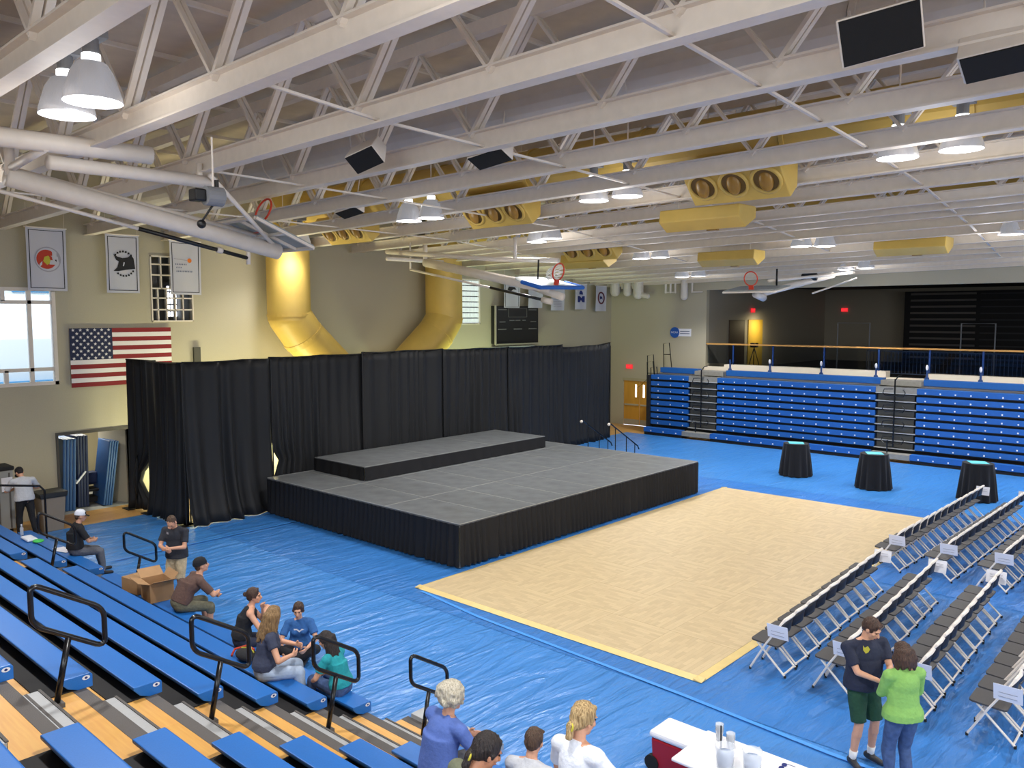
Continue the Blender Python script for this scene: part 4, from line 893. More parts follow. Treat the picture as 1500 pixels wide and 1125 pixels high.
for ai, (ya, yb, lab) in enumerate(((6.45, 7.86, 'near aisle'), (15.6, 16.05, 'far aisle'))):
    o = empty('aisle_steps', (0, 0, 0), 'grey aluminium half steps of the bleacher %s' % lab, 'steps', 0, 'aisle half steps')
    for i in range(-1, 9):
        f = 6.11-0.65*i; D = 0.04+0.29*i if i >= 0 else 0.0; xr = f-0.05
        h = 0.145 if i >= 0 else 0.16
        if i < 0: continue
        s = MB().box2((xr-0.0, ya, D+0.001), (xr+0.225, yb, D+h)).build('step', M_alu, o, bevel=0.006)
        MB().box2((xr+0.212, ya, D+h-0.002), (xr+0.235, yb, D+h+0.008)).build('front_lip', M_alud, s)
        MB().box2((xr+0.10, ya+0.005, D+h), (xr+0.125, yb-0.005, D+h+0.003)).build('grip_strip', M_alud, s)
        MB().box2((xr+0.226, ya+0.01, D+0.01), (xr+0.23, yb-0.01, D+h-0.01)).build('step_face', M_dark, s)
    # floor-level step
    s = MB().box2((6.70, ya, 0.03), (6.95, yb, 0.10)).build('step', M_alu, o, bevel=0.004)
def rail_loop(x, y, z, lab, sc=1.0, ph=0.61):
    o = empty('aisle_rail', (x, y, z), lab, 'handrail', 0, 'black loop handrails in the bleacher aisles')
    MB().tube([(0, 0, 0.0), (0.13, 0, ph)], 0.027, 12).build('post', M_blackm, o, smooth=True)
    b = MB(); b.box((0, 0, 0.02), (0.12, 0.10, 0.04)); b.box((-0.1, 0, 0.015), (0.12, 0.05, 0.03)); b.build('socket', M_alud, o)
    sl = -0.62; cx, cz = 0.14, ph+0.185; hw, hh, r = 0.30, 0.185, 0.08; pts = []
    for (sx, sz, a0) in ((1, 1, 0), (-1, 1, PI/2), (-1, -1, PI), (1, -1, 1.5*PI)):
        for q in range(5):
            a = a0+q*PI/8; px = sx*(hw-r)+r*math.cos(a); pz = sz*(hh-r)+r*math.sin(a); pts.append((cx+px, 0, cz+pz+sl*px))
    MB().tube(pts, 0.024, 10, closed=True).build('loop', M_blackm, o, smooth=True); return o
rail_loop(2.47, 7.72, 1.78, 'black loop handrail, largest and nearest, at the left edge of the aisle')
rail_loop(3.79, 7.5, 1.20, 'black loop handrail, second from the left in the near aisle')
rail_loop(5.11, 7.42, 0.62, 'black loop handrail in front of the teal-shirted girl')
rail_loop(6.42, 7.34, 0.0, 'black loop handrail at the foot of the near aisle', ph=0.62)
rail_loop(5.09, 15.85, 0.62, 'black loop handrail in the far aisle beside the capped man')
rail_loop(6.5, 15.7, 0.0, 'black loop handrail standing at the foot of the far aisle', ph=0.62)
o = empty('end_guard_rail', (5.9, 20.2, 0), 'tall black guard rail at the far end of the near bleachers', 'handrail')
b = MB(); b.tube([(0.55, 0, 0.0), (0.55, 0, 1.3), (0.45, 0, 1.42), (-0.6, 0, 1.6)], 0.025, 8); b.build('rail', M_blackm, o)
# ================================================================== FOLDING CHAIRS
def make_chair():
    root = empty('folding_chair', (0, 0, 0), None, None)
    # seat
    b = MB(); N = 8; pts = []
    for (sx, sy, a0) in ((1, 1, 0), (-1, 1, PI/2), (-1, -1, PI), (1, -1, 1.5*PI)):
        for q in range(4): a = a0+q*PI/6; r = 0.05; pts.append((sx*(0.222-r)+r*math.cos(a), 0.04+sy*(0.21-r)+r*math.sin(a)))
    b.prism(pts, lambda u, v, t: (u, v, 0.435+0.022*t+0.012*(v-0.03)/0.2)); b.build('seat', M_chair, root)
    # backrest
    P = []
    for j in range(4):
        z = 0.60+0.19*j/3; P.append([(0.19*u, -0.185-0.035*(1-u*u)-0.03*(z-0.6)/0.19, z+0.012*(1-u*u)) for u in np.linspace(-1, 1, 7)])
    o = MB().grid(P).build('backrest', M_chairb, root, smooth=True); sd = o.modifiers.new('t', 'SOLIDIFY'); sd.thickness = 0.02
    r = 0.0155
    b = MB(); b.tube([(-0.215, 0.25, 0.02), (-0.235, 0.02, 0.43), (-0.21, -0.2, 0.78), (-0.17, -0.235, 0.835), (0, -0.255, 0.85), (0.17, -0.235, 0.835), (0.21, -0.2, 0.78), (0.235, 0.02, 0.43), (0.215, 0.25, 0.02)], [r, r, r*1.1, r*1.6, r*1.7, r*1.6, r*1.1, r, r], 6)
    b.build('front_frame', M_frame, root)
    b = MB(); b.tube([(-0.19, 0.16, 0.43), (-0.195, -0.27, 0.02)], r, 6); b.tube([(0.19, 0.16, 0.43), (0.195, -0.27, 0.02)], r, 6); b.tube([(-0.193, -0.25, 0.045), (0.193, -0.25, 0.045)], r*0.9, 6); b.tube([(-0.19, 0.1, 0.41), (0.19, 0.1, 0.41)], r*0.8, 6); b.build('rear_frame', M_frame, root)
    fm = MB().tube([(0, 0, -0.0), (0, 0, 0.035)], 0.018, 8).mesh('foot', M_rubber)
    for (x, y) in ((-0.215, 0.25), (0.215, 0.25), (-0.195, -0.27), (0.195, -0.27)):
        q = bpy.data.objects.new('foot', fm); C.objects.link(q); q.parent = root; q.location = (x, y, 0)
    return root
chair0 = make_chair(); used = False
RY = [5.06, 4.11, 3.17, 2.17, 1.2, 0.25]      # centre of each row
rn = ['front row', 'second row', 'third row', 'fourth row', 'fifth row', 'sixth row']
def put_chair(x, y, lab, grp):
    global used
    c = copy_tree(chair0) if used else chair0; used = True
    c.location = (x, y, 0.022); c.rotation_euler = (0, 0, random.uniform(-0.03, 0.03)); tag(c, lab, 'chair', grp)
for r in range(4):
    for i in range(10):
        put_chair(11.29+0.487*i, RY[r]+0.02*i*(1 if r < 2 else 0.6)-0.02, 'grey folding chair, near block, %s, %s from the bottom-left end' % (rn[r], ORD[i]), 'folding chairs of the near block')
for r in range(4):
    for i in range(13):
        x = 17.5+0.487*i
        put_chair(x, RY[r]+0.29-0.012*i, 'grey folding chair, far block, %s, %s from its aisle end' % (rn[r], ORD[i]), 'folding chairs of the far block')
# reserved cards at row ends
def card(x, y, side, lab, rz=0.0):
    o = empty('row_card', (x, y, 0.62), lab, 'card', rz, 'white reserved cards on the row ends')
    R = Matrix.Rotation(side*0.25, 3, 'Y')
    MB().box((0, 0, 0.08), (0.004, 0.31, 0.22), R).build('sheet', M_paper, o)
    for q in range(3): MB().box((-0.004*1, 0, 0.13-0.05*q), (0.003, 0.2, 0.006), R).build('print_line', M_gr, o)
for r in range(4):
    card(11.03, RY[r]-0.20, -1, 'white card at the near end of the %s, near block' % rn[r])
    card(15.93, RY[r]-0.06, 1, 'white card at the far end of the %s, near block' % rn[r])
    card(17.23, RY[r]+0.08, -1, 'white card at the aisle end of the %s, far block' % rn[r])
    if r < 2: card(23.62, RY[r]-0.05, 1, 'white card at the farthest end of the %s' % rn[r])
# ================================================================== COCKTAIL TABLES
M_cloth = mat('black_tablecloth', (0.010, 0.010, 0.012), 0.85, sheen=0.1, spec=0.2); M_teal = mat('teal_paper', lin((96, 196, 214)), 0.6)
for (X, Y, lab) in ((25.77, 10.89, 'black-draped high table, leftmost, farthest from the chairs'), (25.39, 8.31, 'black-draped high table in the middle of the three'), (25.71, 5.6, 'black-draped high table just behind the far chairs')):
    o = empty('cocktail_table', (X, Y, 0.02), lab, 'table', random.random(), 'black-draped high tables')
    MB().tube([(0, 0, 0.0), (0, 0, 1.04)], 0.04, 12).build('pedestal', M_steel, o)
    MB().lathe([(0.001, 1.05), (0.38, 1.05), (0.38, 1.025), (0.001, 1.025)], seg=40).build('tabletop', M_dark, o)
    cl = empty('tablecloth', (X, Y, 0.02), lab.replace('black-draped high table', 'black floor-length cloth on the high table'), 'tablecloth', random.random(), 'black floor-length tablecloths')
    rows = []
    for j in range(10):
        v = j/9; z = 1.06-1.04*v; rows.append([])
        for k in range(97):
            a = 2*PI*k/96; rr = 0.395+0.10*v+v**0.7*0.045*math.sin(a*13+0.6*math.sin(a*3)+X); rows[-1].append((rr*math.cos(a), rr*math.sin(a), z))
    b = MB(); b.grid(rows); b.lathe([(0.001, 1.064), (0.30, 1.064), (0.395, 1.06)], seg=96); b.build('cloth', M_cloth, cl, smooth=True)
    tag(MB().box((0, 0, 0), (0.46, 0.46, 0.006)).build('teal_napkin', M_teal, None, loc=(X, Y, 1.09)), lab.replace('black-draped high table', 'square teal sheet on the high table'), 'napkin', 'teal sheets on the high tables').rotation_euler = (0, 0, 0.5)
# ================================================================== HOOPS
def hoop(name, M4, lab, w, h, boardm, pad=None, glass=False, net=True, ry=None, zc=0.38, rr=0.23):
    "local: board in the XY plane facing +Z (rim stands up from it), width along X, lower edge towards -Y"
    o = empty(name, (0, 0, 0), lab, 'basketball hoop'); o.matrix_world = M4
    if pad:
        pts = [(-w/2, -h/2), (w/2, -h/2), (w/2, h*0.05)]+[(w/2*math.cos(a), h*0.05+h*0.45*math.sin(a)) for a in np.linspace(0.15, PI-0.15, 10)]+[(-w/2, h*0.05)]
        MB().prism(pts, lambda u, v, t: (u, v, 0.03*t)).build('backboard', boardm, o)
        b = MB(); b.tube([(-w/2, h*0.0, 0.01), (-w/2, -h/2, 0.01), (w/2, -h/2, 0.01), (w/2, h*0.0, 0.01)], 0.055, 8); b.build('edge_padding', pad, o)
    else:
        MB().box((0, 0, 0.015), (w, h, 0.03)).build('backboard', boardm, o, bevel=0.01)
        b = MB()
        for (a, c) in (((-w/2, -h/2), (w/2, -h/2)), ((w/2, -h/2), (w/2, h/2)), ((w/2, h/2), (-w/2, h/2)), ((-w/2, h/2), (-w/2, -h/2)), ((-.3, -h/2), (-.3, h/2)), ((.3, -h/2), (.3, h/2)), ((-w/2, 0), (w/2, 0))): b.beam((*a, -0.03), (*c, -0.03), 0.06, 0.05)
        b.build('back_frame', M_white, o)
    ry = -h*0.33 if ry is None else ry
    b = MB(); b.tube([(rr*math.cos(a), ry, zc+rr*math.sin(a)) for a in np.linspace(0, 2*PI, 25)[:-1]], 0.02, 8, closed=True); b.box((0, ry, 0.08), (0.16, 0.05, 0.16)); rim = b.build('rim', M_orange, o, smooth=False)
    if net:
        b = MB(); n = 12
        for k in range(n):
            a = 2*PI*k/n; a2 = 2*PI*(k+1)/n
            for (aa, ab) in ((a, a2), (a2, a)):
                b.tube([(0.23*math.cos(aa), -h*0.33, zc+0.23*math.sin(aa)), (0.15*math.cos((aa+ab)/2), -h*0.33+0.18, zc-0.05+0.16*math.sin((aa+ab)/2)), (0.13*math.cos(ab), -h*0.33+0.3, zc-0.12+0.14*math.sin(ab))], 0.015, 5)
        b.build('net', M_net, rim)
    return o
def frame_tubes(name, loc, lab, items):
    o = empty(name, loc, lab, 'hoop frame'); L0 = Vector(loc)
    for nm, pts, r, m in items:
        MB().tube([Vector(p)-L0 for p in pts], r, 12).build(nm, m, o, smooth=True)
    return o
M_boardg = mat('pale_backboard', lin((150, 156, 156)), 0.35)
M_bglass = mat('white_backboard', lin((210, 220, 225)), 0.25)
# left (cross-court) hoop folded up
hoop('basketball_hoop', axes_mat((8.6, 14.35, 6.80), (0.0, 1, 0.0), (-0.93, 0.0, 0.36)), 'raised basketball hoop with bare orange rim, at left under the trusses', 1.75, 1.3, M_boardg, net=False, ry=0.1, zc=0.46, rr=0.25)
frame_tubes('hoop_frame', (4.22, 14, 7.3), 'white steel frame carrying the raised left basketball hoop', [
  ('main_pipe', [(4.05, 13.6, 7.28), (8.75, 14, 6.47)], 0.15, M_white), ('upper_strut', [(4.1, 13.9, 7.45), (8.9, 14.5, 6.75)], 0.05, M_white),
  ('cross_pipe', [(3.2, 12.2, 7.56), (5.5, 12.1, 7.58)], 0.13, M_white), ('cross_pipe', [(4.21, 12.39, 7.35), (6.87, 12.81, 7.42)], 0.10, M_white),
  ('hanging_post', [(4.1, 13.6, 7.3), (4.1, 13.6, 7.9)], 0.07, M_white), ('hanging_post', [(6.6, 12.8, 7.4), (6.6, 12.8, 7.7)], 0.05, M_white),
  ('brace_strut', [(4.1, 13.5, 7.4), (4.1, 12.1, 7.5)], 0.06, M_white), ('brace_strut', [(8.7, 14.0, 6.55), (6.67, 12.6, 7.5)], 0.04, M_white), ('brace_strut', [(3.4, 12.2, 7.5), (3.4, 12.2, 8.0)], 0.07, M_white)])
frame_tubes('telescoping_rod', (4.07, 14, 7.1), 'thin rod, white then black, running under the left hoop frame', [
  ('white_half', [(3.6, 14, 7.2), (6.15, 14, 6.7)], 0.032, M_white), ('black_half', [(6.1, 14, 6.71), (8.1, 14, 6.32)], 0.036, M_black), ('clamp', [(7.5, 14, 6.44), (7.6, 14, 6.42)], 0.055, M_white), ('end_bracket', [(8.12, 14, 6.2), (8.12, 14, 6.55)], 0.04, M_white)])
o = empty('winch_motor', (5.6, 10.5, 6.85), 'grey winch motor with black strap hanging near the left hoop', 'motor')
b = MB(); b.tube([(-0.12, 0, 0), (0.12, 0, 0)], 0.13, 16); b.build('drum', M_ballast, o); MB().box((-0.2, 0.05, 0.0), (0.16, 0.2, 0.16)).build('gearbox', M_black, o, bevel=0.02)
b = MB(); b.tube([(0, 0, 0.1), (0, 0, 0.78)], 0.014); b.build('hanger', M_white, o); b = MB(); b.tube([(0.05, 0, 0.1), (0.05, 0, 0.22)], 0.03); b.build('hook', M_black, o); b = MB(); b.tube([(0, 0, -0.1), (-0.12, 0.1, -0.33)], 0.015); b.ell((-0.13, 0.1, -0.37), (0.06, 0.06, 0.06)); b.build('strap', M_black, o)
# main hoop folded up over the stage
hoop('basketball_hoop', axes_mat((17.05, 14.3, 6.12), (1.0, 0, 0.02), (0.0, 0.97, 0.24)), 'raised basketball hoop with white net and blue padding above the stage', 1.8, 1.3, M_bglass, pad=M_bluepad)
frame_tubes('hoop_frame', (17, 18.9, 6.85), 'white steel frame carrying the raised hoop above the stage', [
  ('main_pipe', [(17, 19.0, 6.86), (17, 14.0, 5.92)], 0.13, M_white), ('upper_strut', [(16.3, 20.0, 7.2), (17.3, 16.3, 6.85), (17.8, 14.4, 6.75)], 0.07, M_white), ('hanging_post', [(17.0, 15.3, 6.8), (17, 15.3, 7.4)], 0.05, M_white),
  ('hanging_post', [(17, 19.0, 6.86), (17, 19.0, 7.4)], 0.07, M_white), ('black_strap', [(17.3, 14.7, 6.75), (17.15, 14.6, 6.2)], 0.025, M_black), ('mount_arm', [(17, 14.6, 6.0), (17, 13.6, 5.72)], 0.1, M_white), ('brace_strut', [(15.9, 19.5, 6.95), (18.2, 19.5, 6.95)], 0.06, M_white)])
frame_tubes('telescoping_rod', (17, 19.6, 6.67), 'thin rod, white then black, running to the raised hoop above the stage', [('white_half', [(17, 19.7, 6.67), (17, 16.2, 6.02)], 0.035, M_white), ('black_half', [(17, 16.25, 6.03), (17, 14.2, 5.64)], 0.04, M_black), ('clamp', [(17, 14.3, 5.66), (17, 14.0, 5.6)], 0.08, M_white), ('hanger', [(17, 19.7, 6.67), (17, 19.7, 7.5)], 0.03, M_white)])
# far cross-court hoop
hoop('basketball_hoop', axes_mat((25.6, 12.3, 6.1), (0, -1, 0.0), (0.98, 0, 0.15)), 'raised grey basketball hoop in front of the balcony opening', 1.8, 1.2, M_boardg, net=False)
frame_tubes('hoop_frame', (27, 12, 6.3), 'white steel frame of the raised hoop before the balcony', [
  ('main_pipe', [(25.8, 12.2, 5.95), (29.5, 11.3, 6.65)], 0.11, M_white), ('upper_strut', [(25.8, 12.0, 6.35), (30.2, 10.8, 6.75)], 0.05, M_white), ('rod', [(27.0, 11.0, 5.95), (29.3, 10.4, 6.5)], 0.03, M_white), ('black_strap', [(26.0, 11.8, 6.2), (26.0, 11.8, 6.75)], 0.03, M_black), ('motor', [(28.3, 11.9, 6.55), (28.3, 11.4, 6.55)], 0.13, M_black), ('mount_arm', [(25.3, 12.2, 5.92), (25.9, 12.2, 5.8)], 0.12, M_white)])
# ================================================================== SPEAKERS
def speaker(c, w, h, d, rot, lab):
    o = empty('ceiling_speaker', c, lab, 'speaker', 0, 'pale ceiling speakers with black grilles'); o.rotation_euler = rot
    b = MB(); b.prism([(-h/2, 0), (h/2, 0), (h/2*0.8, d), (-h/2*0.5, d)], lambda u, v, t: ((t-0.5)*w, u, v)); b.build('cabinet', M_white, o, bevel=0.01)
    MB().box((0, 0, -0.008), (w*0.95, h*0.93, 0.014)).build('grille', M_grille, o)
    MB().tube([(w*0.3, 0, d), (w*0.3, 0, d+0.5)], 0.012).build('bracket', M_white, o); MB().tube([(-w*0.3, 0, d), (-w*0.3, 0, d+0.5)], 0.012).build('bracket', M_white, o)
q_ = math.radians
def spk_rot(n, up=(1, 0, 0)):
    n = Vector(n).normalized(); x = Vector(up); x = (x-n*x.dot(n)).normalized(); y = (-n).cross(x); return Matrix((x, y, -n)).transposed().to_euler()
speaker((7.72, 9.95, 7.55), 0.5, 0.34, 0.35, spk_rot((-0.55, -0.45, -0.75), (0.1, -1, 0)), 'ceiling speaker with black grille, left of the two above the stage')
speaker((9.05, 8.65, 7.58), 0.62, 0.34, 0.3, spk_rot((-0.35, -0.2, -0.9), (0.1, -1, 0)), 'ceiling speaker with black grille, right of the two above the stage')
speaker((7.42, 2.5, 7.62), 0.66, 0.42, 0.4, spk_rot((-0.75, -0.35, -0.55), (0.1, -1, 0)), 'ceiling speaker with black grille, largest, at upper right')
speaker((8.72, 1.72, 7.55), 0.95, 0.40, 0.3, spk_rot((-0.35, -0.1, -0.9), (0.05, -1, 0)), 'ceiling speaker with long black grille at the top right edge')
speaker((10.9, 14.6, 7.45), 0.6, 0.3, 0.3, spk_rot((-0.3, -0.2, -0.9), (0.1, -1, 0)), 'small ceiling speaker with black grille right of the bare orange rim')
# ================================================================== PEOPLE
def noise_mat(name, col, scale=30, var=0.12, rough=0.85, stretch=(1, 1, 1), bump=0.35):
    return mat(name, col, rough, bump=bump, scale=scale, var=var, stretch=stretch)
def hair_mat(name, c1, c2): return mat(name, c1, 0.5, bump=0.9, scale=30, var=0.35, stretch=(3, 3, 0.35), col2=c2, detail=6)
H_black = hair_mat('hair_black', lin((24, 18, 18)), lin((52, 42, 40))); H_brown = hair_mat('hair_dark_brown', lin((52, 34, 26)), lin((92, 64, 48))); H_lbrown = hair_mat('hair_light_brown', lin((112, 82, 48)), lin((170, 136, 92)))
H_blond = hair_mat('hair_blonde', lin((150, 118, 70)), lin((214, 184, 134))); H_grey = hair_mat('hair_grey', lin((190, 178, 150)), lin((226, 218, 200))); H_short = hair_mat('hair_short_brown', lin((74, 54, 42)), lin((100, 76, 58)))
def finish(mb, name, m, parent, voxel=0.009, smooth=2, dec=0.35, wr=0.0, wsc=6.0, seed=0):
    "union of the overlapping volumes as one continuous skin"
    me = mb.mesh(name, m, True)
    bm = bmesh.new(); bm.from_mesh(me); bmesh.ops.recalc_face_normals(bm, faces=bm.faces); bm.to_mesh(me); bm.free()
    o = bpy.data.objects.new(name, me); C.objects.link(o)
    r = o.modifiers.new('r', 'REMESH'); r.mode = 'VOXEL'; r.voxel_size = voxel; r.use_smooth_shade = True
    sm = o.modifiers.new('s', 'SMOOTH'); sm.factor = 0.6; sm.iterations = smooth
    if dec < 1: d = o.modifiers.new('d', 'DECIMATE'); d.ratio = dec
    dg = bpy.context.evaluated_depsgraph_get(); new = bpy.data.meshes.new_from_object(o.evaluated_get(dg), depsgraph=dg)
    o.modifiers.clear(); o.data = new; bpy.data.meshes.remove(me)
    if not new.materials: new.materials.append(m)
    if wr:
        n = len(new.vertices); co = np.empty(n*3); new.vertices.foreach_get('co', co); co = co.reshape(-1, 3); no = np.empty(n*3); new.vertices.foreach_get('normal', no); no = no.reshape(-1, 3)
        for i in range(n):
            p = co[i]; w = noise.noise(Vector((p[0]*wsc+seed, p[1]*wsc, p[2]*wsc*0.7))) ; w2 = noise.noise(Vector((p[0]*wsc*2.3, p[1]*wsc*2.3+seed, p[2]*wsc*1.2)))
            co[i] += no[i]*wr*(w+0.5*w2)
        new.vertices.foreach_set('co', co.ravel())
    new.polygons.foreach_set('use_smooth', [True]*len(new.polygons)); new.update()
    o.parent = parent; return o
def ik(a, t, l1, l2, hint):
    a = Vector(a); t = Vector(t); d = t-a; L = min(d.length, (l1+l2)*0.999); u = d.normalized(); t = a+u*L
    x = (l1*l1-l2*l2+L*L)/(2*L); h = math.sqrt(max(0, l1*l1-x*x)); hn = Vector(hint); hn = (hn-u*hn.dot(u)).normalized()
    return a+u*x+hn*h, t
def person(label, loc, face, hip=(0, 0, 0.93), lean=0.0, twist=0.0, side=0.0, head=(0.0, 0.0), hands=((-0.26, 0.05, -0.55), (0.26, 0.05, -0.55)), elb=((-1, -0.6, -0.2), (1, -0.6, -0.2)),
           feet=((-0.11, 0.02, 0), (0.11, 0.02, 0)), knee=((0, 1, 0.1), (0, 1, 0.1)), k=1.0, build=1.0, fem=False, skin=None, top=None, bottom=None, hair=None, shoes=None, sleeve=0.6, leg=1.0,
           hairstyle='short', cap=None, sock=None, toes=None, curl=0.5, logo=None, groupn=None, voxel=0.009, grip=None, hunch=0.0, tail=None, shirt_len=0.0, thumbs=True):
    """local frame: the person faces +Y, +X is their right. face = world heading in degrees (0 = +X, 90 = +Y)."""
    skin = skin or M_skin
    root = empty('person', loc, label, 'person', math.radians(face-90)); root.scale = (k, k, k)
    H = Vector(hip)
    sw = (0.165 if fem else 0.19)*build; tw = (0.86 if fem else 1.0)*build
    Rl = Matrix.Rotation(-lean, 3, 'X') @ Matrix.Rotation(side, 3, 'Y')
    R2 = Matrix.Rotation(-lean-hunch, 3, 'X') @ Matrix.Rotation(side, 3, 'Y') @ Matrix.Rotation(twist, 3, 'Z')
    W1 = H+Rl @ Vector((0, 0, 0.18)); Ch = W1+R2 @ Vector((0, 0.0, 0.17)); N = W1+R2 @ Vector((0, -0.005, 0.335))
    ShL = N+R2 @ Vector((-sw, 0, -0.065)); ShR = N+R2 @ Vector((sw, 0, -0.065))
    Rh = Matrix.Rotation(-(lean+hunch)*0.35-head[0], 3, 'X'); Rh = Matrix.Rotation(head[1], 3, 'Z') @ Rh
    nd = ((N-W1).normalized()*0.5+Rh @ Vector((0, 0.0, 1))*0.7).normalized(); Hd = N+nd*0.092+Rh @ Vector((0, 0.018, 0.07))
    b = MB()
    # head
    def hp(x, y, z): return Hd+Rh @ Vector((x, y, z))
    b.ell(hp(0, -0.012, 0.025), (0.074, 0.094, 0.092), Rh); b.ell(hp(0, 0.02, -0.035), (0.056, 0.066, 0.078), Rh); b.ell(hp(0, 0.055, -0.09), (0.028, 0.026, 0.022), Rh)
    b.caps(hp(0, 0.088, 0.012), hp(0, 0.108, -0.03), 0.009, 0.015); b.ell(hp(0, 0.082, -0.058), (0.026, 0.012, 0.013), Rh)
    b.ell(hp(0, 0.078, 0.028), (0.055, 0.016, 0.012), Rh)
    for sx in (-1, 1): b.ell(hp(sx*0.076, -0.005, -0.01), (0.012, 0.02, 0.032), Rh); b.ell(hp(sx*0.04, 0.06, -0.02), (0.022, 0.02, 0.02), Rh)
    b.caps(N+R2 @ Vector((0, 0, -0.04)), hp(0, -0.02, -0.04), 0.058*(0.86 if fem else 1), 0.052*(0.86 if fem else 1))
    # torso
    hw = 1.04 if fem else 0.98
    b.ell(H+Vector((0, 0, 0.02)), (0.165*hw*build, 0.118*build, 0.13), Rl); b.ell(W1+Rl @ Vector((0, 0, -0.03)), (0.138*tw, 0.10*build, 0.16), Rl); b.ell(Ch, (0.165*tw, 0.115*build, 0.18), R2); b.ell(N+R2 @ Vector((0, 0, -0.1)), (0.155*tw, 0.088, 0.09), R2)
    if fem:
        for sx in (-1, 1): b.ell(Ch+R2 @ Vector((sx*0.065, 0.08, 0.0)), (0.06, 0.055, 0.06), R2)
    b.caps(ShL, ShR, 0.058, 0.058); b.caps(N+R2 @ Vector((0, 0, -0.01)), ShL, 0.05, 0.05); b.caps(N+R2 @ Vector((0, 0, -0.01)), ShR, 0.05, 0.05)
    arms = []
    for i, Sh in enumerate((ShL, ShR)):
        sx = -1 if i == 0 else 1; tgt = Vector(hands[i])
        if len(hands[i]) == 3: tgt = Sh+tgt-Vector((sx*sw, 0, 0)) if hands[i][2] < 0.0 and abs(hands[i][2]) > 0 and not isinstance(hands[i], list) else Vector(hands[i])
        el, wr = ik(Sh, tgt, 0.285, 0.25, elb[i]); arms.append((Sh, el, wr, sx))
        b.caps(Sh, el, 0.048*build**.5, 0.037); b.caps(el, wr, 0.038, 0.025)
        # hand
        d = (wr-el).normalized(); pn = (N-wr); pn = Vector((-sx, 0.25, 0)) if True else pn; pn = (pn-d*pn.dot(d)).normalized(); sd = d.cross(pn).normalized()*sx
        # pn: palm normal, sd: towards the thumb side
        if sd.y+sd.z*0.5 < 0: sd = -sd
        pc = wr+d*0.05
        Rp = Matrix((sd, pn, d)).transposed(); b.ell(pc, (0.040, 0.017, 0.052), Rp)
        ln = (0.066, 0.078, 0.074, 0.058)
        for q in range(4):
            base = pc+d*0.034+sd*(0.030-0.020*q); c = curl+0.08*q
            d1 = (d*math.cos(c*0.6)+pn*math.sin(c*0.6)+sd*(0.10-0.06*q)).normalized(); d2 = (d*math.cos(c*1.6)+pn*math.sin(c*1.6)).normalized(); d3 = (d*math.cos(c*2.4)+pn*math.sin(c*2.4)).normalized()
            m1 = base+d1*ln[q]*0.5; m2 = m1+d2*ln[q]*0.32; b.caps(base, m1, 0.0105, 0.0098, 8); b.caps(m1, m2, 0.0098, 0.009, 8); b.caps(m2, m2+d3*ln[q]*0.24, 0.009, 0.008, 8)
        tb = wr+d*0.022+sd*0.028; t1 = tb+(sd*0.75+d*0.65+pn*0.3).normalized()*0.036; b.caps(tb, t1, 0.0135, 0.0115, 8); b.caps(t1, t1+(d*0.85+sd*0.2+pn*0.45).normalized()*0.03, 0.011, 0.009, 8)
    legs = []
    for i in range(2):
        sx = -1 if i == 0 else 1; hj = H+Rl @ Vector((sx*0.088, 0.0, -0.02)); kn, an = ik(hj, Vector(feet[i])+Vector((0, 0, 0.085)), 0.43, 0.41, knee[i]); legs.append((hj, kn, an, sx))
        b.caps(hj, kn, 0.082*build**.7, 0.053); mid = kn.lerp(an, 0.3); b.caps(kn, mid, 0.051, 0.054); b.caps(mid+Vector((0, -0.008, 0)), an, 0.053, 0.034)
        td = Vector((toes[i][0], toes[i][1], 0)).normalized() if toes else Vector((sx*0.2, 1, 0)).normalized()
        b.caps(an+Vector((0, 0, -0.05))-td*0.035, an+td*0.14+Vector((0, 0, -0.062)), 0.036, 0.026)
    finish(b, 'body', skin, root, voxel, 1, 0.4)
    # eyes, brows, mouth
    for sx in (-1, 1):
        MB().ell(hp(sx*0.031, 0.081, 0.008), (0.012, 0.007, 0.006), Rh, 10, 6).build('eye', M_eye, root, smooth=True)
        MB().caps(hp(sx*0.016, 0.092, 0.028), hp(sx*0.046, 0.084, 0.030), 0.0035, 0.003, 6).build('eyebrow', hair or H_brown, root, smooth=True)
    MB().ell(hp(0, 0.092, -0.060), (0.021, 0.006, 0.006), Rh, 12, 6).build('mouth', M_lip, root, smooth=True)
    g = 0.012
    # top
    if top is not None:
        t = MB(); e = g
        t.ell(W1+Rl @ Vector((0, 0, -0.03)), ((0.138*tw+e+0.012), 0.10*build+e+0.01, 0.16), Rl); t.ell(Ch, (0.165*tw+e, 0.115*build+e, 0.185), R2); t.ell(N+R2 @ Vector((0, 0, -0.1)), (0.155*tw+e, 0.088+e, 0.085), R2)
        if fem:
            for sx in (-1, 1): t.ell(Ch+R2 @ Vector((sx*0.065, 0.08, 0.0)), (0.06+e*.8, 0.055+e*.8, 0.06), R2)
        R_ = Rl; hz = H+Rl @ Vector((0, 0, 0.06-shirt_len)); q_ = shirt_len > 0.0; w_ = 0.018 if q_ else 0.006; t.lathe([(0.001, -0.03), (0.172*hw*build+e+w_, -0.03), (0.170*hw*build+e+w_, 0.05), (0.155*tw+e+w_, 0.14), (0.15*tw+e+w_*.6, 0.30), (0.001, 0.30)], hz, 28, Rl, sy=0.76)
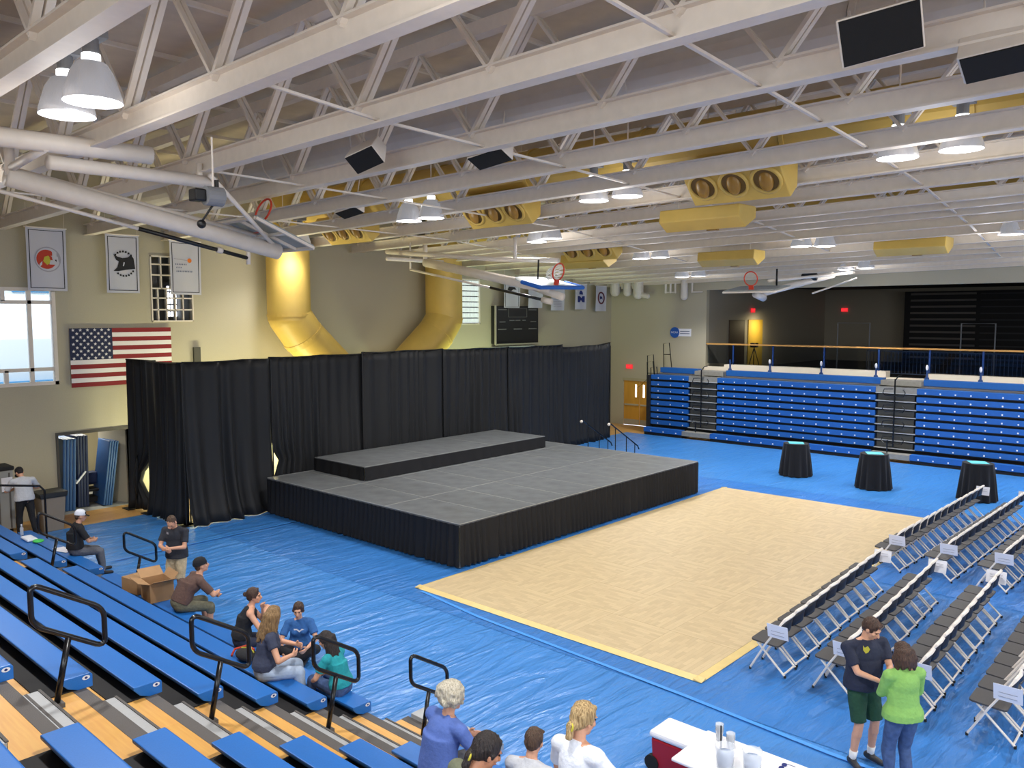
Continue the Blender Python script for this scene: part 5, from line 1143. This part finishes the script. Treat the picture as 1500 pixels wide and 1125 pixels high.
        if sleeve > -0.5:
            t.caps(ShL, ShR, 0.058+e, 0.058+e); t.caps(N+R2 @ Vector((0, 0, -0.03)), ShL, 0.05+e, 0.05+e); t.caps(N+R2 @ Vector((0, 0, -0.03)), ShR, 0.05+e, 0.05+e)
            for (Sh, el, wr, sx) in arms:
                if sleeve <= 1.0: t.caps(Sh, Sh.lerp(el, sleeve), 0.050*build**.5+e, 0.050+e*1.2, 14, (False, True))
                else: t.caps(Sh, el, 0.050*build**.5+e, 0.042+e); t.caps(el, el.lerp(wr, sleeve-1), 0.042+e, 0.030+e, 14, (False, True))
        if sleeve > -0.5: t.caps(N+R2 @ Vector((0, -0.004, -0.05)), N+R2 @ Vector((0, 0.004, 0.022)), 0.078*(0.9 if fem else 1), 0.064*(0.9 if fem else 1), 16, (False, True))
        else:
            for sx in (-1, 1): t.caps(Ch+R2 @ Vector((sx*0.075, -0.09, 0.1)), N+R2 @ Vector((sx*0.085, 0.0, 0.005)), 0.012, 0.012); t.caps(N+R2 @ Vector((sx*0.085, 0.0, 0.005)), Ch+R2 @ Vector((sx*0.075, 0.10, 0.1)), 0.012, 0.012)
        finish(t, 'shirt', top, root, 0.011, 2, 0.5, wr=0.009, wsc=7, seed=hash(label) % 17)
        if logo:
            lm, pts = logo; q = MB(); q.add([Ch+R2 @ Vector((x*0.16, 0.115*build+e+0.016-abs(x)*0.05, z*0.16+0.03)) for x, z in pts], [tuple(range(len(pts)))]); q.build('shirt_print', lm, root)
    if bottom is not None:
        t = MB(); e = 0.014
        t.ell(H+Vector((0, 0, 0.02)), (0.165*hw*build+e*.8, 0.118*build+e*.8, 0.125), Rl)
        for (hj, kn, an, sx) in legs:
            if leg <= 1.0 and leg < 0.99: t.caps(hj, hj.lerp(kn, leg), 0.084*build**.7+e, 0.068+e*1.4, 16, (False, True))
            elif leg == 1.0: t.caps(hj, kn, 0.084*build**.7+e, 0.058+e); m_ = kn.lerp(an, 0.96); t.caps(kn, m_, 0.058+e, 0.044+e, 16, (False, True))
            else: t.caps(hj, kn, 0.084*build**.7+e, 0.058+e); m_ = kn.lerp(an, leg-1); t.caps(kn, m_, 0.058+e, 0.052+e, 16, (False, True))
        finish(t, 'trousers' if leg >= 1 else 'shorts', bottom, root, 0.011, 2, 0.5, wr=0.010, wsc=8, seed=3)
    for (hj, kn, an, sx) in legs:
        td = Vector((toes[0 if sx < 0 else 1][0], toes[0 if sx < 0 else 1][1], 0)).normalized() if toes else Vector((sx*0.2, 1, 0)).normalized()
        if sock: MB().caps(an, an.lerp(kn, 0.22), 0.040, 0.046, 12, (False, True)).build('sock', sock, root, smooth=True)
        if shoes:
            q = MB(); q.caps(an+Vector((0, 0, -0.045))-td*0.045, an+td*0.155+Vector((0, 0, -0.055)), 0.044, 0.034); q.caps(an-td*0.02+Vector((0, 0, -0.03)), an+td*0.02, 0.043, 0.044, 12, (False, True)); sh = finish(q, 'shoe', shoes, root, 0.012, 1, 0.5)
    # hair
    if hair is not None and hairstyle:
        t = MB(); th = {'buzz': 0.004, 'short': 0.012, 'curly': 0.04}.get(hairstyle, 0.014)
        t.ell(hp(0, -0.022, 0.036), (0.074+th, 0.088+th, 0.088+th), Rh)
        t.ell(hp(0, -0.055, 0.0), (0.066+th*.8, 0.05+th, 0.075), Rh)
        rr = random.Random(len(label))
        if hairstyle == 'curly':
            for q in range(70):
                a = rr.uniform(0, 2*PI); z = rr.uniform(-0.6, 1); u = math.sqrt(1-min(1, z*z)); v = Vector((math.cos(a)*u*0.112, math.sin(a)*u*0.118-0.03, z*0.112+0.025))
                if v.y > 0.055 and v.z < 0.07: continue
                t.ell(hp(*v), (0.026, 0.026, 0.026))
        if hairstyle == 'short': t.caps(hp(-0.05, 0.052, 0.085), hp(0.045, 0.058, 0.09), 0.022, 0.02)
        if hairstyle in ('long', 'bob', 'pony', 'bun', 'low_pony'):
            t.caps(hp(-0.03, 0.045, 0.095), hp(-0.078, 0.0, 0.0), 0.022, 0.02); t.caps(hp(0.03, 0.045, 0.095), hp(0.078, 0.0, 0.0), 0.022, 0.02)
        if hairstyle in ('long', 'bob'):
            L_ = 0.36 if hairstyle == 'long' else 0.19; bk = R2 @ Vector((0, -1, 0)); nn = 13
            for q in range(nn):
                a = PI*(1.06+0.88*q/(nn-1)) if True else 0; x = 0.085*math.cos(a)*1.0; y = -0.03+0.095*math.sin(a)
                p0 = hp(x, y, 0.02); side_ = Rh @ Vector((x, y*0.6, 0))
                p1 = p0+Vector((0, 0, -L_*0.45))+side_*0.25*(1.5 if hairstyle == 'bob' else 0.6); 
                out = (p1-(N-Vector((0, 0, 0.1)))); flat = Vector((out.x, out.y, 0)); 
                p2 = p0+Vector((0, 0, -L_*(0.9+0.12*math.sin(q*2.3))))+side_*0.3+(R2 @ Vector((0, -0.085 if L_ > 0.3 else -0.02, 0)))*(1 if y < 0 else 0.4)
                p1 = p1+(R2 @ Vector((0, -0.04 if L_ > 0.3 else 0.0, 0)))
                t.caps(p0, p1, 0.034 if L_ < 0.3 else 0.030, 0.034 if L_ < 0.3 else 0.027, 8); t.caps(p1, p2, 0.034 if L_ < 0.3 else 0.027, 0.016, 8)
        if hairstyle == 'bun': t.ell(hp(0, -0.135, 0.03), (0.036, 0.032, 0.036)); 
        if hairstyle == 'pony': t.caps(hp(0, -0.11, 0.0), hp(0, -0.15, -0.05), 0.026, 0.032); t.caps(hp(0, -0.15, -0.05), hp(0, -0.135, -0.15), 0.032, 0.016)
        if hairstyle == 'low_pony': t.ell(hp(0, -0.11, -0.045), (0.036, 0.036, 0.034)); t.caps(hp(0, -0.12, -0.05), hp(0.01, -0.12, -0.12), 0.026, 0.03)
        ho = finish(t, 'hair', hair, root, 0.010, 1, 0.6, wr=0.007 if hairstyle != 'curly' else 0.012, wsc=34, seed=5)
        if hairstyle in ('low_pony', 'pony'):
            MB().tube([hp(0.03*math.cos(a), -0.122, -0.055+0.03*math.sin(a)) for a in np.linspace(0, 2*PI, 13)[:-1]], 0.009, 6, closed=True).build('hair_tie', M_yel, ho, smooth=True)
    if cap:
        cm, cm2, kind = cap; t = MB(); t.lathe([(0.102, 0.0), (0.104, 0.03), (0.092, 0.075), (0.06, 0.105), (0.001, 0.117)], hp(0, -0.015, 0.028), 24, Rh, sx=0.87, sy=1.02); c = t.build('cap' if kind != 'beanie' else 'beanie', cm, root, smooth=True)
        if cm is not cm2: MB().ell(hp(0, 0.062, 0.07), (0.055, 0.03, 0.042), Rh @ Matrix.Rotation(0.5, 3, 'X')).build('front_panel', cm2, c, smooth=True)
        if kind != 'beanie':
            ya = 1 if kind == 'front' else -1
            P = [[hp(0.075*u, ya*(0.08+0.085*v*(1-0.35*u*u)), 0.036-0.02*v) for u in np.linspace(-1, 1, 9)] for v in (0, 0.5, 1)]
            o2 = MB().grid(P).build('brim', cm2, c, smooth=True); o2.modifiers.new('t', 'SOLIDIFY').thickness = 0.006
        else: MB().lathe([(0.106, 0.0), (0.110, 0.02), (0.106, 0.04)], hp(0, -0.015, 0.022), 24, Rh, sx=0.87, sy=1.02).build('folded_brim', cm2, c, smooth=True)
    root['_h'] = 0; del root['_h']
    return root, dict(hand=[a[2] for a in arms], head=Hd, Rh=Rh, N=N, R2=R2, Ch=Ch, arms=arms)
C_navy = noise_mat('navy_cotton', lin((34, 40, 62))); C_navy2 = noise_mat('slate_cotton', lin((56, 62, 84))); C_char = noise_mat('charcoal_cotton', lin((44, 46, 54))); C_brown = noise_mat('brown_cotton', lin((98, 74, 66)))
C_black = noise_mat('black_cotton', lin((26, 27, 32))); C_white = noise_mat('white_cotton', lin((226, 230, 240)), var=0.04); C_lgrey = noise_mat('light_grey_cotton', lin((196, 198, 204)), var=0.05); C_blue = noise_mat('blue_tee', lin((48, 98, 160)))
C_teal = noise_mat('teal_tee', lin((30, 150, 160))); C_green = noise_mat('lime_knit', lin((138, 188, 98)), var=0.06); C_dgreen = noise_mat('dark_green_nylon', lin((30, 70, 50))); C_peri = noise_mat('periwinkle_shirt', lin((84, 110, 180)), var=0.06); C_olive = noise_mat('olive_tee', lin((110, 114, 92)), var=0.06)
C_jean = noise_mat('blue_denim', lin((66, 88, 130)), scale=18, var=0.2); C_ljean = noise_mat('light_denim', lin((168, 184, 206)), scale=14, var=0.14); C_khaki = noise_mat('khaki_cotton', lin((190, 172, 140))); C_cargo = noise_mat('olive_cargo', lin((104, 102, 84)), var=0.2); C_gpant = noise_mat('grey_trousers', lin((96, 98, 106)))
C_shoe = mat('dark_shoe', lin((30, 30, 34)), 0.5); C_wshoe = mat('black_white_shoe', lin((48, 48, 52)), 0.5); C_sock = mat('white_sock', lin((225, 225, 225)), 0.8)
def seat_row(i): return 0.47+0.29*i
HSIT = 0.10      # hip joint above the seat
# --- standing pair at the right
person('man in navy T-shirt and dark green shorts standing by the chairs', (9.56, 3.16, 0.03), -122, head=(0.5, 0.4), hands=([-0.02, 0.36, 1.12], [0.05, 0.34, 1.10]), elb=((-1, -0.4, -0.5), (1, -0.4, -0.5)), build=1.24, k=1.02,
       top=C_navy, bottom=C_dgreen, leg=0.92, sleeve=0.75, hair=H_brown, hairstyle='short', sock=C_sock, shoes=C_wshoe, shirt_len=0.06, feet=((-0.13, 0.0, 0), (0.14, 0.03, 0)), logo=(M_yel, [(0.35, 0.5), (0.5, 0.75), (0.7, 0.62), (0.82, 0.8), (0.8, 0.45), (0.62, 0.2), (0.45, 0.3)]))
o = tag(MB().box((0, 0, 0), (0.15, 0.1, 0.003), Matrix.Rotation(0.5, 3, 'X')).build('held_paper', M_paper, None, loc=(9.40, 2.86, 1.17)), 'folded white paper in the hands of the man in green shorts', 'paper')
person('woman in lime green top and blue jeans with her back to us', (9.2, 2.62, 0.03), 52, fem=True, head=(0.35, -0.1), hands=([-0.02, 0.3, 1.08], [0.12, 0.28, 1.02]), elb=((-1, -0.6, -0.6), (1, -0.6, -0.6)), k=0.97, build=1.14,
       top=C_green, bottom=C_jean, leg=1.0, sleeve=1.85, hair=H_brown, hairstyle='bob', shoes=C_shoe, shirt_len=0.08)
# --- far left group
person('man in light grey shirt and black trousers with his back to us', (6.35, 21.25, 0.02), 88, head=(0.75, 0.1), lean=0.1, hunch=0.25, hands=([-0.1, 0.34, 1.15], [0.16, 0.36, 1.1]), elb=((-1, -0.3, -0.4), (1, -0.3, -0.4)), k=1.0, build=1.12, voxel=0.012,
       top=C_lgrey, bottom=C_black, sleeve=0.85, hair=H_black, hairstyle='buzz', cap=(C_black, C_black, 'front'), shoes=C_shoe, shirt_len=0.05, feet=((-0.12, 0.05, 0), (0.18, -0.12, 0)))
person('seated man in black polo and black-and-white cap', (6.05, 17.35, 0.47-0.47), -8, hip=(0, 0, 0.57), lean=0.0, hunch=0.25, head=(0.05, -0.15), hands=([-0.08, 0.32, 0.72], [0.10, 0.34, 0.72]), elb=((-1, -0.2, -0.6), (1, -0.2, -0.6)), k=1.0, build=1.15, voxel=0.012,
       feet=((-0.14, 0.52, 0.0), (0.16, 0.46, 0.0)), knee=((0, 0.5, 1), (0, 0.5, 1)), top=C_black, bottom=C_gpant, sleeve=0.8, hair=H_short, hairstyle='buzz', cap=(C_white, C_black, 'front'), shoes=C_shoe)
person('man in charcoal T-shirt and khaki shorts standing with bowed head', (6.66, 14.22, 0.02), -150, head=(0.75, 0.15), hunch=0.12, hands=([-0.04, 0.27, 1.12], [0.02, 0.29, 1.10]), elb=((-1, -0.3, -0.6), (1, -0.3, -0.6)), k=1.0, build=1.06, voxel=0.011,
       top=C_char, bottom=C_khaki, leg=0.95, sleeve=0.7, hair=H_short, hairstyle='buzz', shoes=C_shoe, shirt_len=0.07, logo=(M_gr, [(0.2, 0.55), (0.5, 0.6), (0.55, 0.35), (0.25, 0.3)]))
person('man in brown T-shirt and black beanie hunched on the bench', (5.98, 12.72, 0.0), -12, hip=(0, 0, 0.57), lean=0.42, hunch=0.42, head=(-0.5, -0.1), hands=([-0.03, 0.55, 0.62], [0.07, 0.55, 0.64]), elb=((-1, 0.2, -0.6), (1, 0.2, -0.6)), k=1.03, build=1.15, voxel=0.010,
       feet=((-0.14, 0.42, 0.0), (0.16, 0.42, 0.0)), knee=((-0.2, 0.5, 1), (0.2, 0.5, 1)), top=C_brown, bottom=C_cargo, leg=1.25, sleeve=0.8, hair=H_short, hairstyle='buzz', cap=(C_black, C_black, 'beanie'), shoes=C_shoe)
# --- the circle of girls
person('woman in black tank top with dark bun resting chin on hand', (5.92, 10.72, 0.0), -30, fem=True, hip=(0, 0, 0.57), lean=0.22, hunch=0.22, head=(-0.15, -0.2), hands=([0.03, 0.33, 1.02], [0.16, 0.36, 0.98]), elb=((-0.4, 0.1, -1), (0.6, 0.1, -1)), k=0.97, voxel=0.009,
       feet=((-0.12, 0.44, 0.0), (0.12, 0.40, 0.0)), knee=((0, 0.5, 1), (0, 0.5, 1)), top=C_black, bottom=C_navy, sleeve=-1, hair=H_brown, hairstyle='bun', shoes=C_shoe)
person('girl with long light brown hair in slate T-shirt and pale jeans', (5.22, 8.92, 0.29), -30, fem=True, hip=(0, 0, 0.57), lean=0.12, hunch=0.16, head=(0.1, 1.05), hands=([-0.12, 0.40, 0.80], [0.12, 0.34, 0.76]), elb=((-1, -0.3, -0.6), (1, -0.3, -0.6)), k=1.0, voxel=0.009,
       feet=((-0.16, 0.46, 0.03), (0.10, 0.40, 0.05)), knee=((-0.1, 0.5, 1), (0.15, 0.6, 1)), top=C_navy2, bottom=C_ljean, leg=1.72, sleeve=0.45, hair=H_lbrown, hairstyle='long')
person('girl in blue lettered T-shirt sitting on the blue tarp', (6.85, 10.62, 0.02), -128, fem=True, hip=(0, 0, 0.13), lean=-0.02, hunch=0.25, head=(0.1, -0.1), hands=([-0.14, 0.42, 0.30], [0.22, 0.40, 0.22]), elb=((-1, -0.3, -0.6), (1, -0.3, -0.6)), k=0.97, voxel=0.009,
       feet=((0.10, 0.36, 0.0), (-0.10, 0.30, 0.02)), knee=((-1, 0.4, 0.5), (1, 0.4, 0.5)), top=C_blue, bottom=C_black, sleeve=0.7, logo=(M_paper, [(-0.55, 0.1), (-0.3, 0.3), (-0.1, 0.12), (0.15, 0.36), (0.5, 0.3), (0.45, 0.12), (0.2, 0.18), (-0.05, -0.06), (-0.3, 0.12), (-0.5, -0.04)]), hair=H_brown, hairstyle='pony', shoes=C_shoe)
person('girl with long black hair in teal T-shirt and dark jeans', (6.0, 8.38, 0.0), 110, fem=True, hip=(0, 0, 0.57), lean=0.15, hunch=0.28, head=(0.25, 0.1), hands=([-0.1, 0.42, 0.62], [0.12, 0.42, 0.62]), elb=((-1, -0.2, -0.6), (1, -0.2, -0.6)), k=0.93, voxel=0.009,
       feet=((-0.10, 0.46, 0.16), (0.3, 0.40, 0.16)), knee=((0, 0.5, 1), (0, 0.5, 1)), top=C_teal, bottom=C_jean, sleeve=0.65, hair=H_black, hairstyle='long', shoes=C_shoe)
# --- nearest people at the bottom edge
person('grey curly-haired person in periwinkle long-sleeved shirt', (4.80, 5.28, 0.53), -8, hip=(0, 0, 0.57), lean=0.12, hunch=0.22, head=(0.0, -0.2), hands=([-0.12, 0.42, 0.75], [0.16, 0.40, 0.72]), elb=((-1, -0.4, -0.6), (1, -0.2, -0.6)), k=1.02, build=1.15, voxel=0.009,
       feet=((-0.12, 0.44, 0.04), (0.12, 0.44, 0.04)), knee=((0, 0.5, 1), (0, 0.5, 1)), top=C_peri, bottom=C_gpant, sleeve=1.8, hair=H_grey, hairstyle='curly', shoes=C_shoe)
person('dark-haired person in olive T-shirt bending forward, nearest of all', (3.45, 3.80, 1.20), -22, fem=False, hip=(0, 0, 0.57), lean=0.30, hunch=0.40, head=(0.2, -0.05), hands=([-0.1, 0.45, 0.70], [0.14, 0.45, 0.70]), elb=((-1, -0.2, -0.6), (1, -0.2, -0.6)), k=1.0, build=1.0, voxel=0.008, skin=M_skin2,
       feet=((-0.12, 0.44, 0.04), (0.12, 0.44, 0.04)), knee=((0, 0.5, 1), (0, 0.5, 1)), top=C_olive, bottom=C_jean, sleeve=0.7, hair=H_black, hairstyle='low_pony', shoes=C_shoe)
person('blonde woman with a low ponytail in a white T-shirt', (4.42, 3.40, 0.82), 2, fem=True, head=(0.25, -0.25), hunch=0.08, hands=([-0.1, 0.30, 1.05], [0.22, 0.34, 1.08]), elb=((-1, -0.4, -0.6), (1, -0.4, -0.6)), k=0.98, voxel=0.008,
       top=C_white, bottom=C_jean, sleeve=0.7, hair=H_blond, hairstyle='low_pony', shoes=C_shoe)
person('brown-haired person mostly hidden behind the blonde woman', (5.12, 4.52, 0.29), 10, hip=(0, 0, 0.57), lean=0.15, hunch=0.2, head=(0.2, 0.1), hands=([-0.1, 0.42, 0.70], [0.14, 0.42, 0.70]), elb=((-1, -0.2, -0.6), (1, -0.2, -0.6)), k=0.97, voxel=0.010,
       feet=((-0.12, 0.44, 0.04), (0.12, 0.44, 0.04)), knee=((0, 0.5, 1), (0, 0.5, 1)), top=C_lgrey, bottom=C_jean, sleeve=0.7, hair=H_short, hairstyle='short', shoes=C_shoe)
# ================================================================== SMALL THINGS
# cardboard boxes by the standing man
M_card = mat('cardboard', lin((176, 138, 98)), 0.8, var=0.06, scale=6); M_cardin = mat('cardboard_inside', lin((120, 90, 62)), 0.85)
def carton(x, y, z, w, d_, h, rz, lab, open_=True):
    o = empty('cardboard_box', (x, y, z), lab, 'box', rz, 'cardboard boxes on the front bench'); t = 0.008
    b = MB(); b.box((0, 0, t/2), (w, d_, t))
    for (cx, cy, sx, sy) in ((w/2, 0, t, d_), (-w/2, 0, t, d_), (0, d_/2, w, t), (0, -d_/2, w, t)): b.box((cx, cy, h/2), (sx, sy, h))
    b.build('walls', M_card, o)
    for (px, py, ax, ln, wd, an) in ((w/2, 0, 'Y', w*0.38, d_, 0.9), (-w/2, 0, 'Y', -w*0.5, d_, -0.3 if open_ else 0), (0, d_/2, 'X', d_*0.5, w, -0.5), (0, -d_/2, 'X', -d_*0.5, w, 0.4)):
        if ax == 'Y': R_ = Matrix.Rotation(-an if ln > 0 else -an, 3, 'Y'); f_l = MB().box(R_ @ Vector((ln/2*(1 if open_ else -1), 0, 0)), (abs(ln), wd, t), R_)
        else: R_ = Matrix.Rotation(-an, 3, 'X'); f_l = MB().box(R_ @ Vector((0, ln/2*(1 if open_ else -1), 0)), (wd, abs(ln), t), R_)
        f_l.build('flap', M_card, o, loc=(px, py, h))
    return o
carton(5.97, 14.22, 0.475, 0.36, 0.46, 0.24, 0.15, 'cardboard box, left one of the pair beside the standing man', False)
carton(6.0, 13.58, 0.475, 0.38, 0.46, 0.32, -0.1, 'open cardboard box next to the brown-shirted man')
# table with cups and pitchers, cooler
M_tablew = mat('white_plastic_table', lin((240, 240, 244)), 0.5); M_cool = mat('cooler_red', lin((160, 24, 34)), 0.35); M_coolw = mat('cooler_white', lin((240, 240, 244)), 0.4); M_cup = mat('clear_plastic', (0.9, 0.94, 1.0), 0.08, alpha=0.35)
o = empty('folding_table', (7.37, 3.27, 0.02), 'white folding table with cups and pitchers at the bottom edge', 'table')
MB().box((0, 0, 0.725), (0.76, 1.8, 0.035)).build('tabletop', M_tablew, o, bevel=0.012)
for y in (-0.7, 0.7):
    for x in (-0.25, 0.25): MB().tube([(x, y, 0), (x, y, 0.71)], 0.014, 8).build('leg', M_frame, o)
o = empty('picnic_cooler', (7.97, 4.55, 0.02), 'red picnic cooler with white lid and black wheel', 'cooler', 0.0)
b = MB(); b.prism([(-0.19, 0.03), (0.19, 0.03), (0.21, 0.40), (-0.21, 0.40)], lambda u, v, t: (u, (t-0.5)*(0.68+0.06*v), v)); b.build('body', M_cool, o, bevel=0.03)
MB().box((0, 0, 0.435), (0.44, 0.74, 0.08)).build('lid', M_coolw, o, bevel=0.03)
for x in (-0.18, 0.18): MB().lathe([(0.001, -0.03), (0.09, -0.03), (0.09, 0.03), (0.001, 0.03)], (x, 0.34, 0.09), 20, Matrix.Rotation(PI/2, 3, 'Y')).build('wheel', M_rubber, o)
b = MB(); b.tube([(-0.12, -0.4, 0.38), (-0.12, -0.5, 0.34), (0.12, -0.5, 0.34), (0.12, -0.4, 0.38)], 0.014); b.build('handle', M_black, o)
def cup_stack(x, y, n, r, lab, tilt=0):
    o = empty('cup_stack', (x, y, 0.763), lab, 'cups', 0, 'clear plastic cups on the white table'); o.rotation_euler = (tilt, 0, 0)
    for k in range(n): MB().lathe([(r*0.72, 0), (r, 0.11), (r*1.05, 0.112), (r*0.95, 0.108), (r*0.7, 0.004), (0.001, 0.003)], (0, 0, 0.012*k), 20).build('cup', M_cup, o, smooth=True)
cup_stack(7.63, 3.97, 7, 0.042, 'stack of clear cups, left one on the white table'); cup_stack(7.55, 3.80, 6, 0.045, 'stack of clear cups, right one beside the first')
M_ice = mat('ice_water', lin((190, 206, 235)), 0.15, var=0.25, scale=18, bump=0.8)
def pitcher(x, y, lab):
    o = empty('water_pitcher', (x, y, 0.763), lab, 'pitcher', 0, 'ice water pitchers on the white table')
    MB().lathe([(0.001, 0.003), (0.075, 0.003), (0.09, 0.22), (0.094, 0.222), (0.098, 0.22), (0.08, 0.0), (0.001, 0)], seg=28).build('jug', M_cup, o, smooth=True)
    MB().lathe([(0.001, 0.008), (0.072, 0.008), (0.083, 0.15), (0.001, 0.155)], seg=24).build('ice_water', M_ice, o, smooth=True)
    MB().tube([(0.09, 0, 0.2), (0.15, 0, 0.19), (0.155, 0, 0.08), (0.083, 0, 0.05)], 0.011, 8).build('handle', M_cup, o, smooth=True)
pitcher(7.2, 3.68, 'clear pitcher of ice water, left of the two on the table'); pitcher(7.3, 3.44, 'clear pitcher of ice water, right of the two on the table')
b = MB(); b.tube([(0, 0, 0.0), (0.03, 0.02, 0.26)], 0.008, 8); b.box((0, 0, 0.0), (0.02, 0.05, 0.02)); tag(b.build('serving_spoon', M_black, None, loc=(7.42, 3.84, 0.773)), 'black ladle handle between the cups and pitcher', 'ladle')
b = MB()
for sx in (-1, 1): b.tube([(sx*0.035+0.028*math.cos(a), 0.022*math.sin(a), 0) for a in np.linspace(0, 2*PI, 13)[:-1]], 0.004, 6, closed=True); b.ell((sx*0.035, 0, 0), (0.026, 0.02, 0.004))
b.tube([(-0.065, 0, 0), (-0.07, -0.1, 0)], 0.003); b.tube([(0.065, 0, 0), (0.07, -0.1, 0)], 0.003); tag(b.build('sunglasses', M_nvy, None, loc=(7.58, 3.25, 0.775)), 'dark sunglasses lying on the white table', 'glasses')
# things on the far bench
o = empty('water_bottle', (5.46, 18.55, 0.762), 'small clear water bottle on the second bench at far left', 'bottle')
MB().lathe([(0.001, 0), (0.033, 0), (0.033, 0.15), (0.014, 0.19), (0.014, 0.21)], seg=16).build('bottle', M_cup, o, smooth=True); MB().lathe([(0.016, 0.205), (0.016, 0.225), (0.001, 0.225)], seg=12).build('bottle_cap', M_paper, o)
b = MB(); b.box((0, 0, 0.03), (0.2, 0.42, 0.05)); tag(b.build('rolled_towel', C_white, None, bevel=0.02, loc=(5.44, 18.05, 0.761)), 'folded white cloth on the second bench at far left', 'cloth')
b = MB(); b.ell((0, 0, 0.03), (0.1, 0.13, 0.03)); tag(b.build('green_disc', mat('bright_green_plastic', lin((70, 200, 90)), 0.4), None, smooth=True, loc=(5.5, 17.72, 0.762)), 'bright green flying disc beside the folded white cloth', 'disc')
b = MB(); b.box((0, 0, 0.004), (0.22, 0.3, 0.006)); b.box((0.03, -0.2, 0.007), (0.22, 0.3, 0.004), Matrix.Rotation(0.3, 3, 'Z')); tag(b.build('loose_papers', M_paper, None, loc=(5.98, 17.95, 0.472)), 'white papers on the bench behind the capped man', 'papers')
# bag and odds behind the slate-shirt girl
o = empty('open_bag', (5.35, 9.55, 0.762), 'black bag with red strap lying on the bench by the girls', 'bag')
b = MB(); b.ell((0, 0, 0.07), (0.12, 0.2, 0.07)); b.build('pouch', C_black, o, smooth=True); MB().tube([(-0.1, 0.2, 0.03), (0.0, 0.3, 0.06), (0.1, 0.15, 0.12), (0.05, -0.1, 0.15)], 0.016, 8).build('strap', M_red, o, smooth=True)
b = MB(); b.tube([(0.02, -0.15, 0.13), (0.06, -0.02, 0.15), (0.0, 0.12, 0.13)], 0.01, 6); b.build('yellow_cord', M_yel, o, smooth=True)
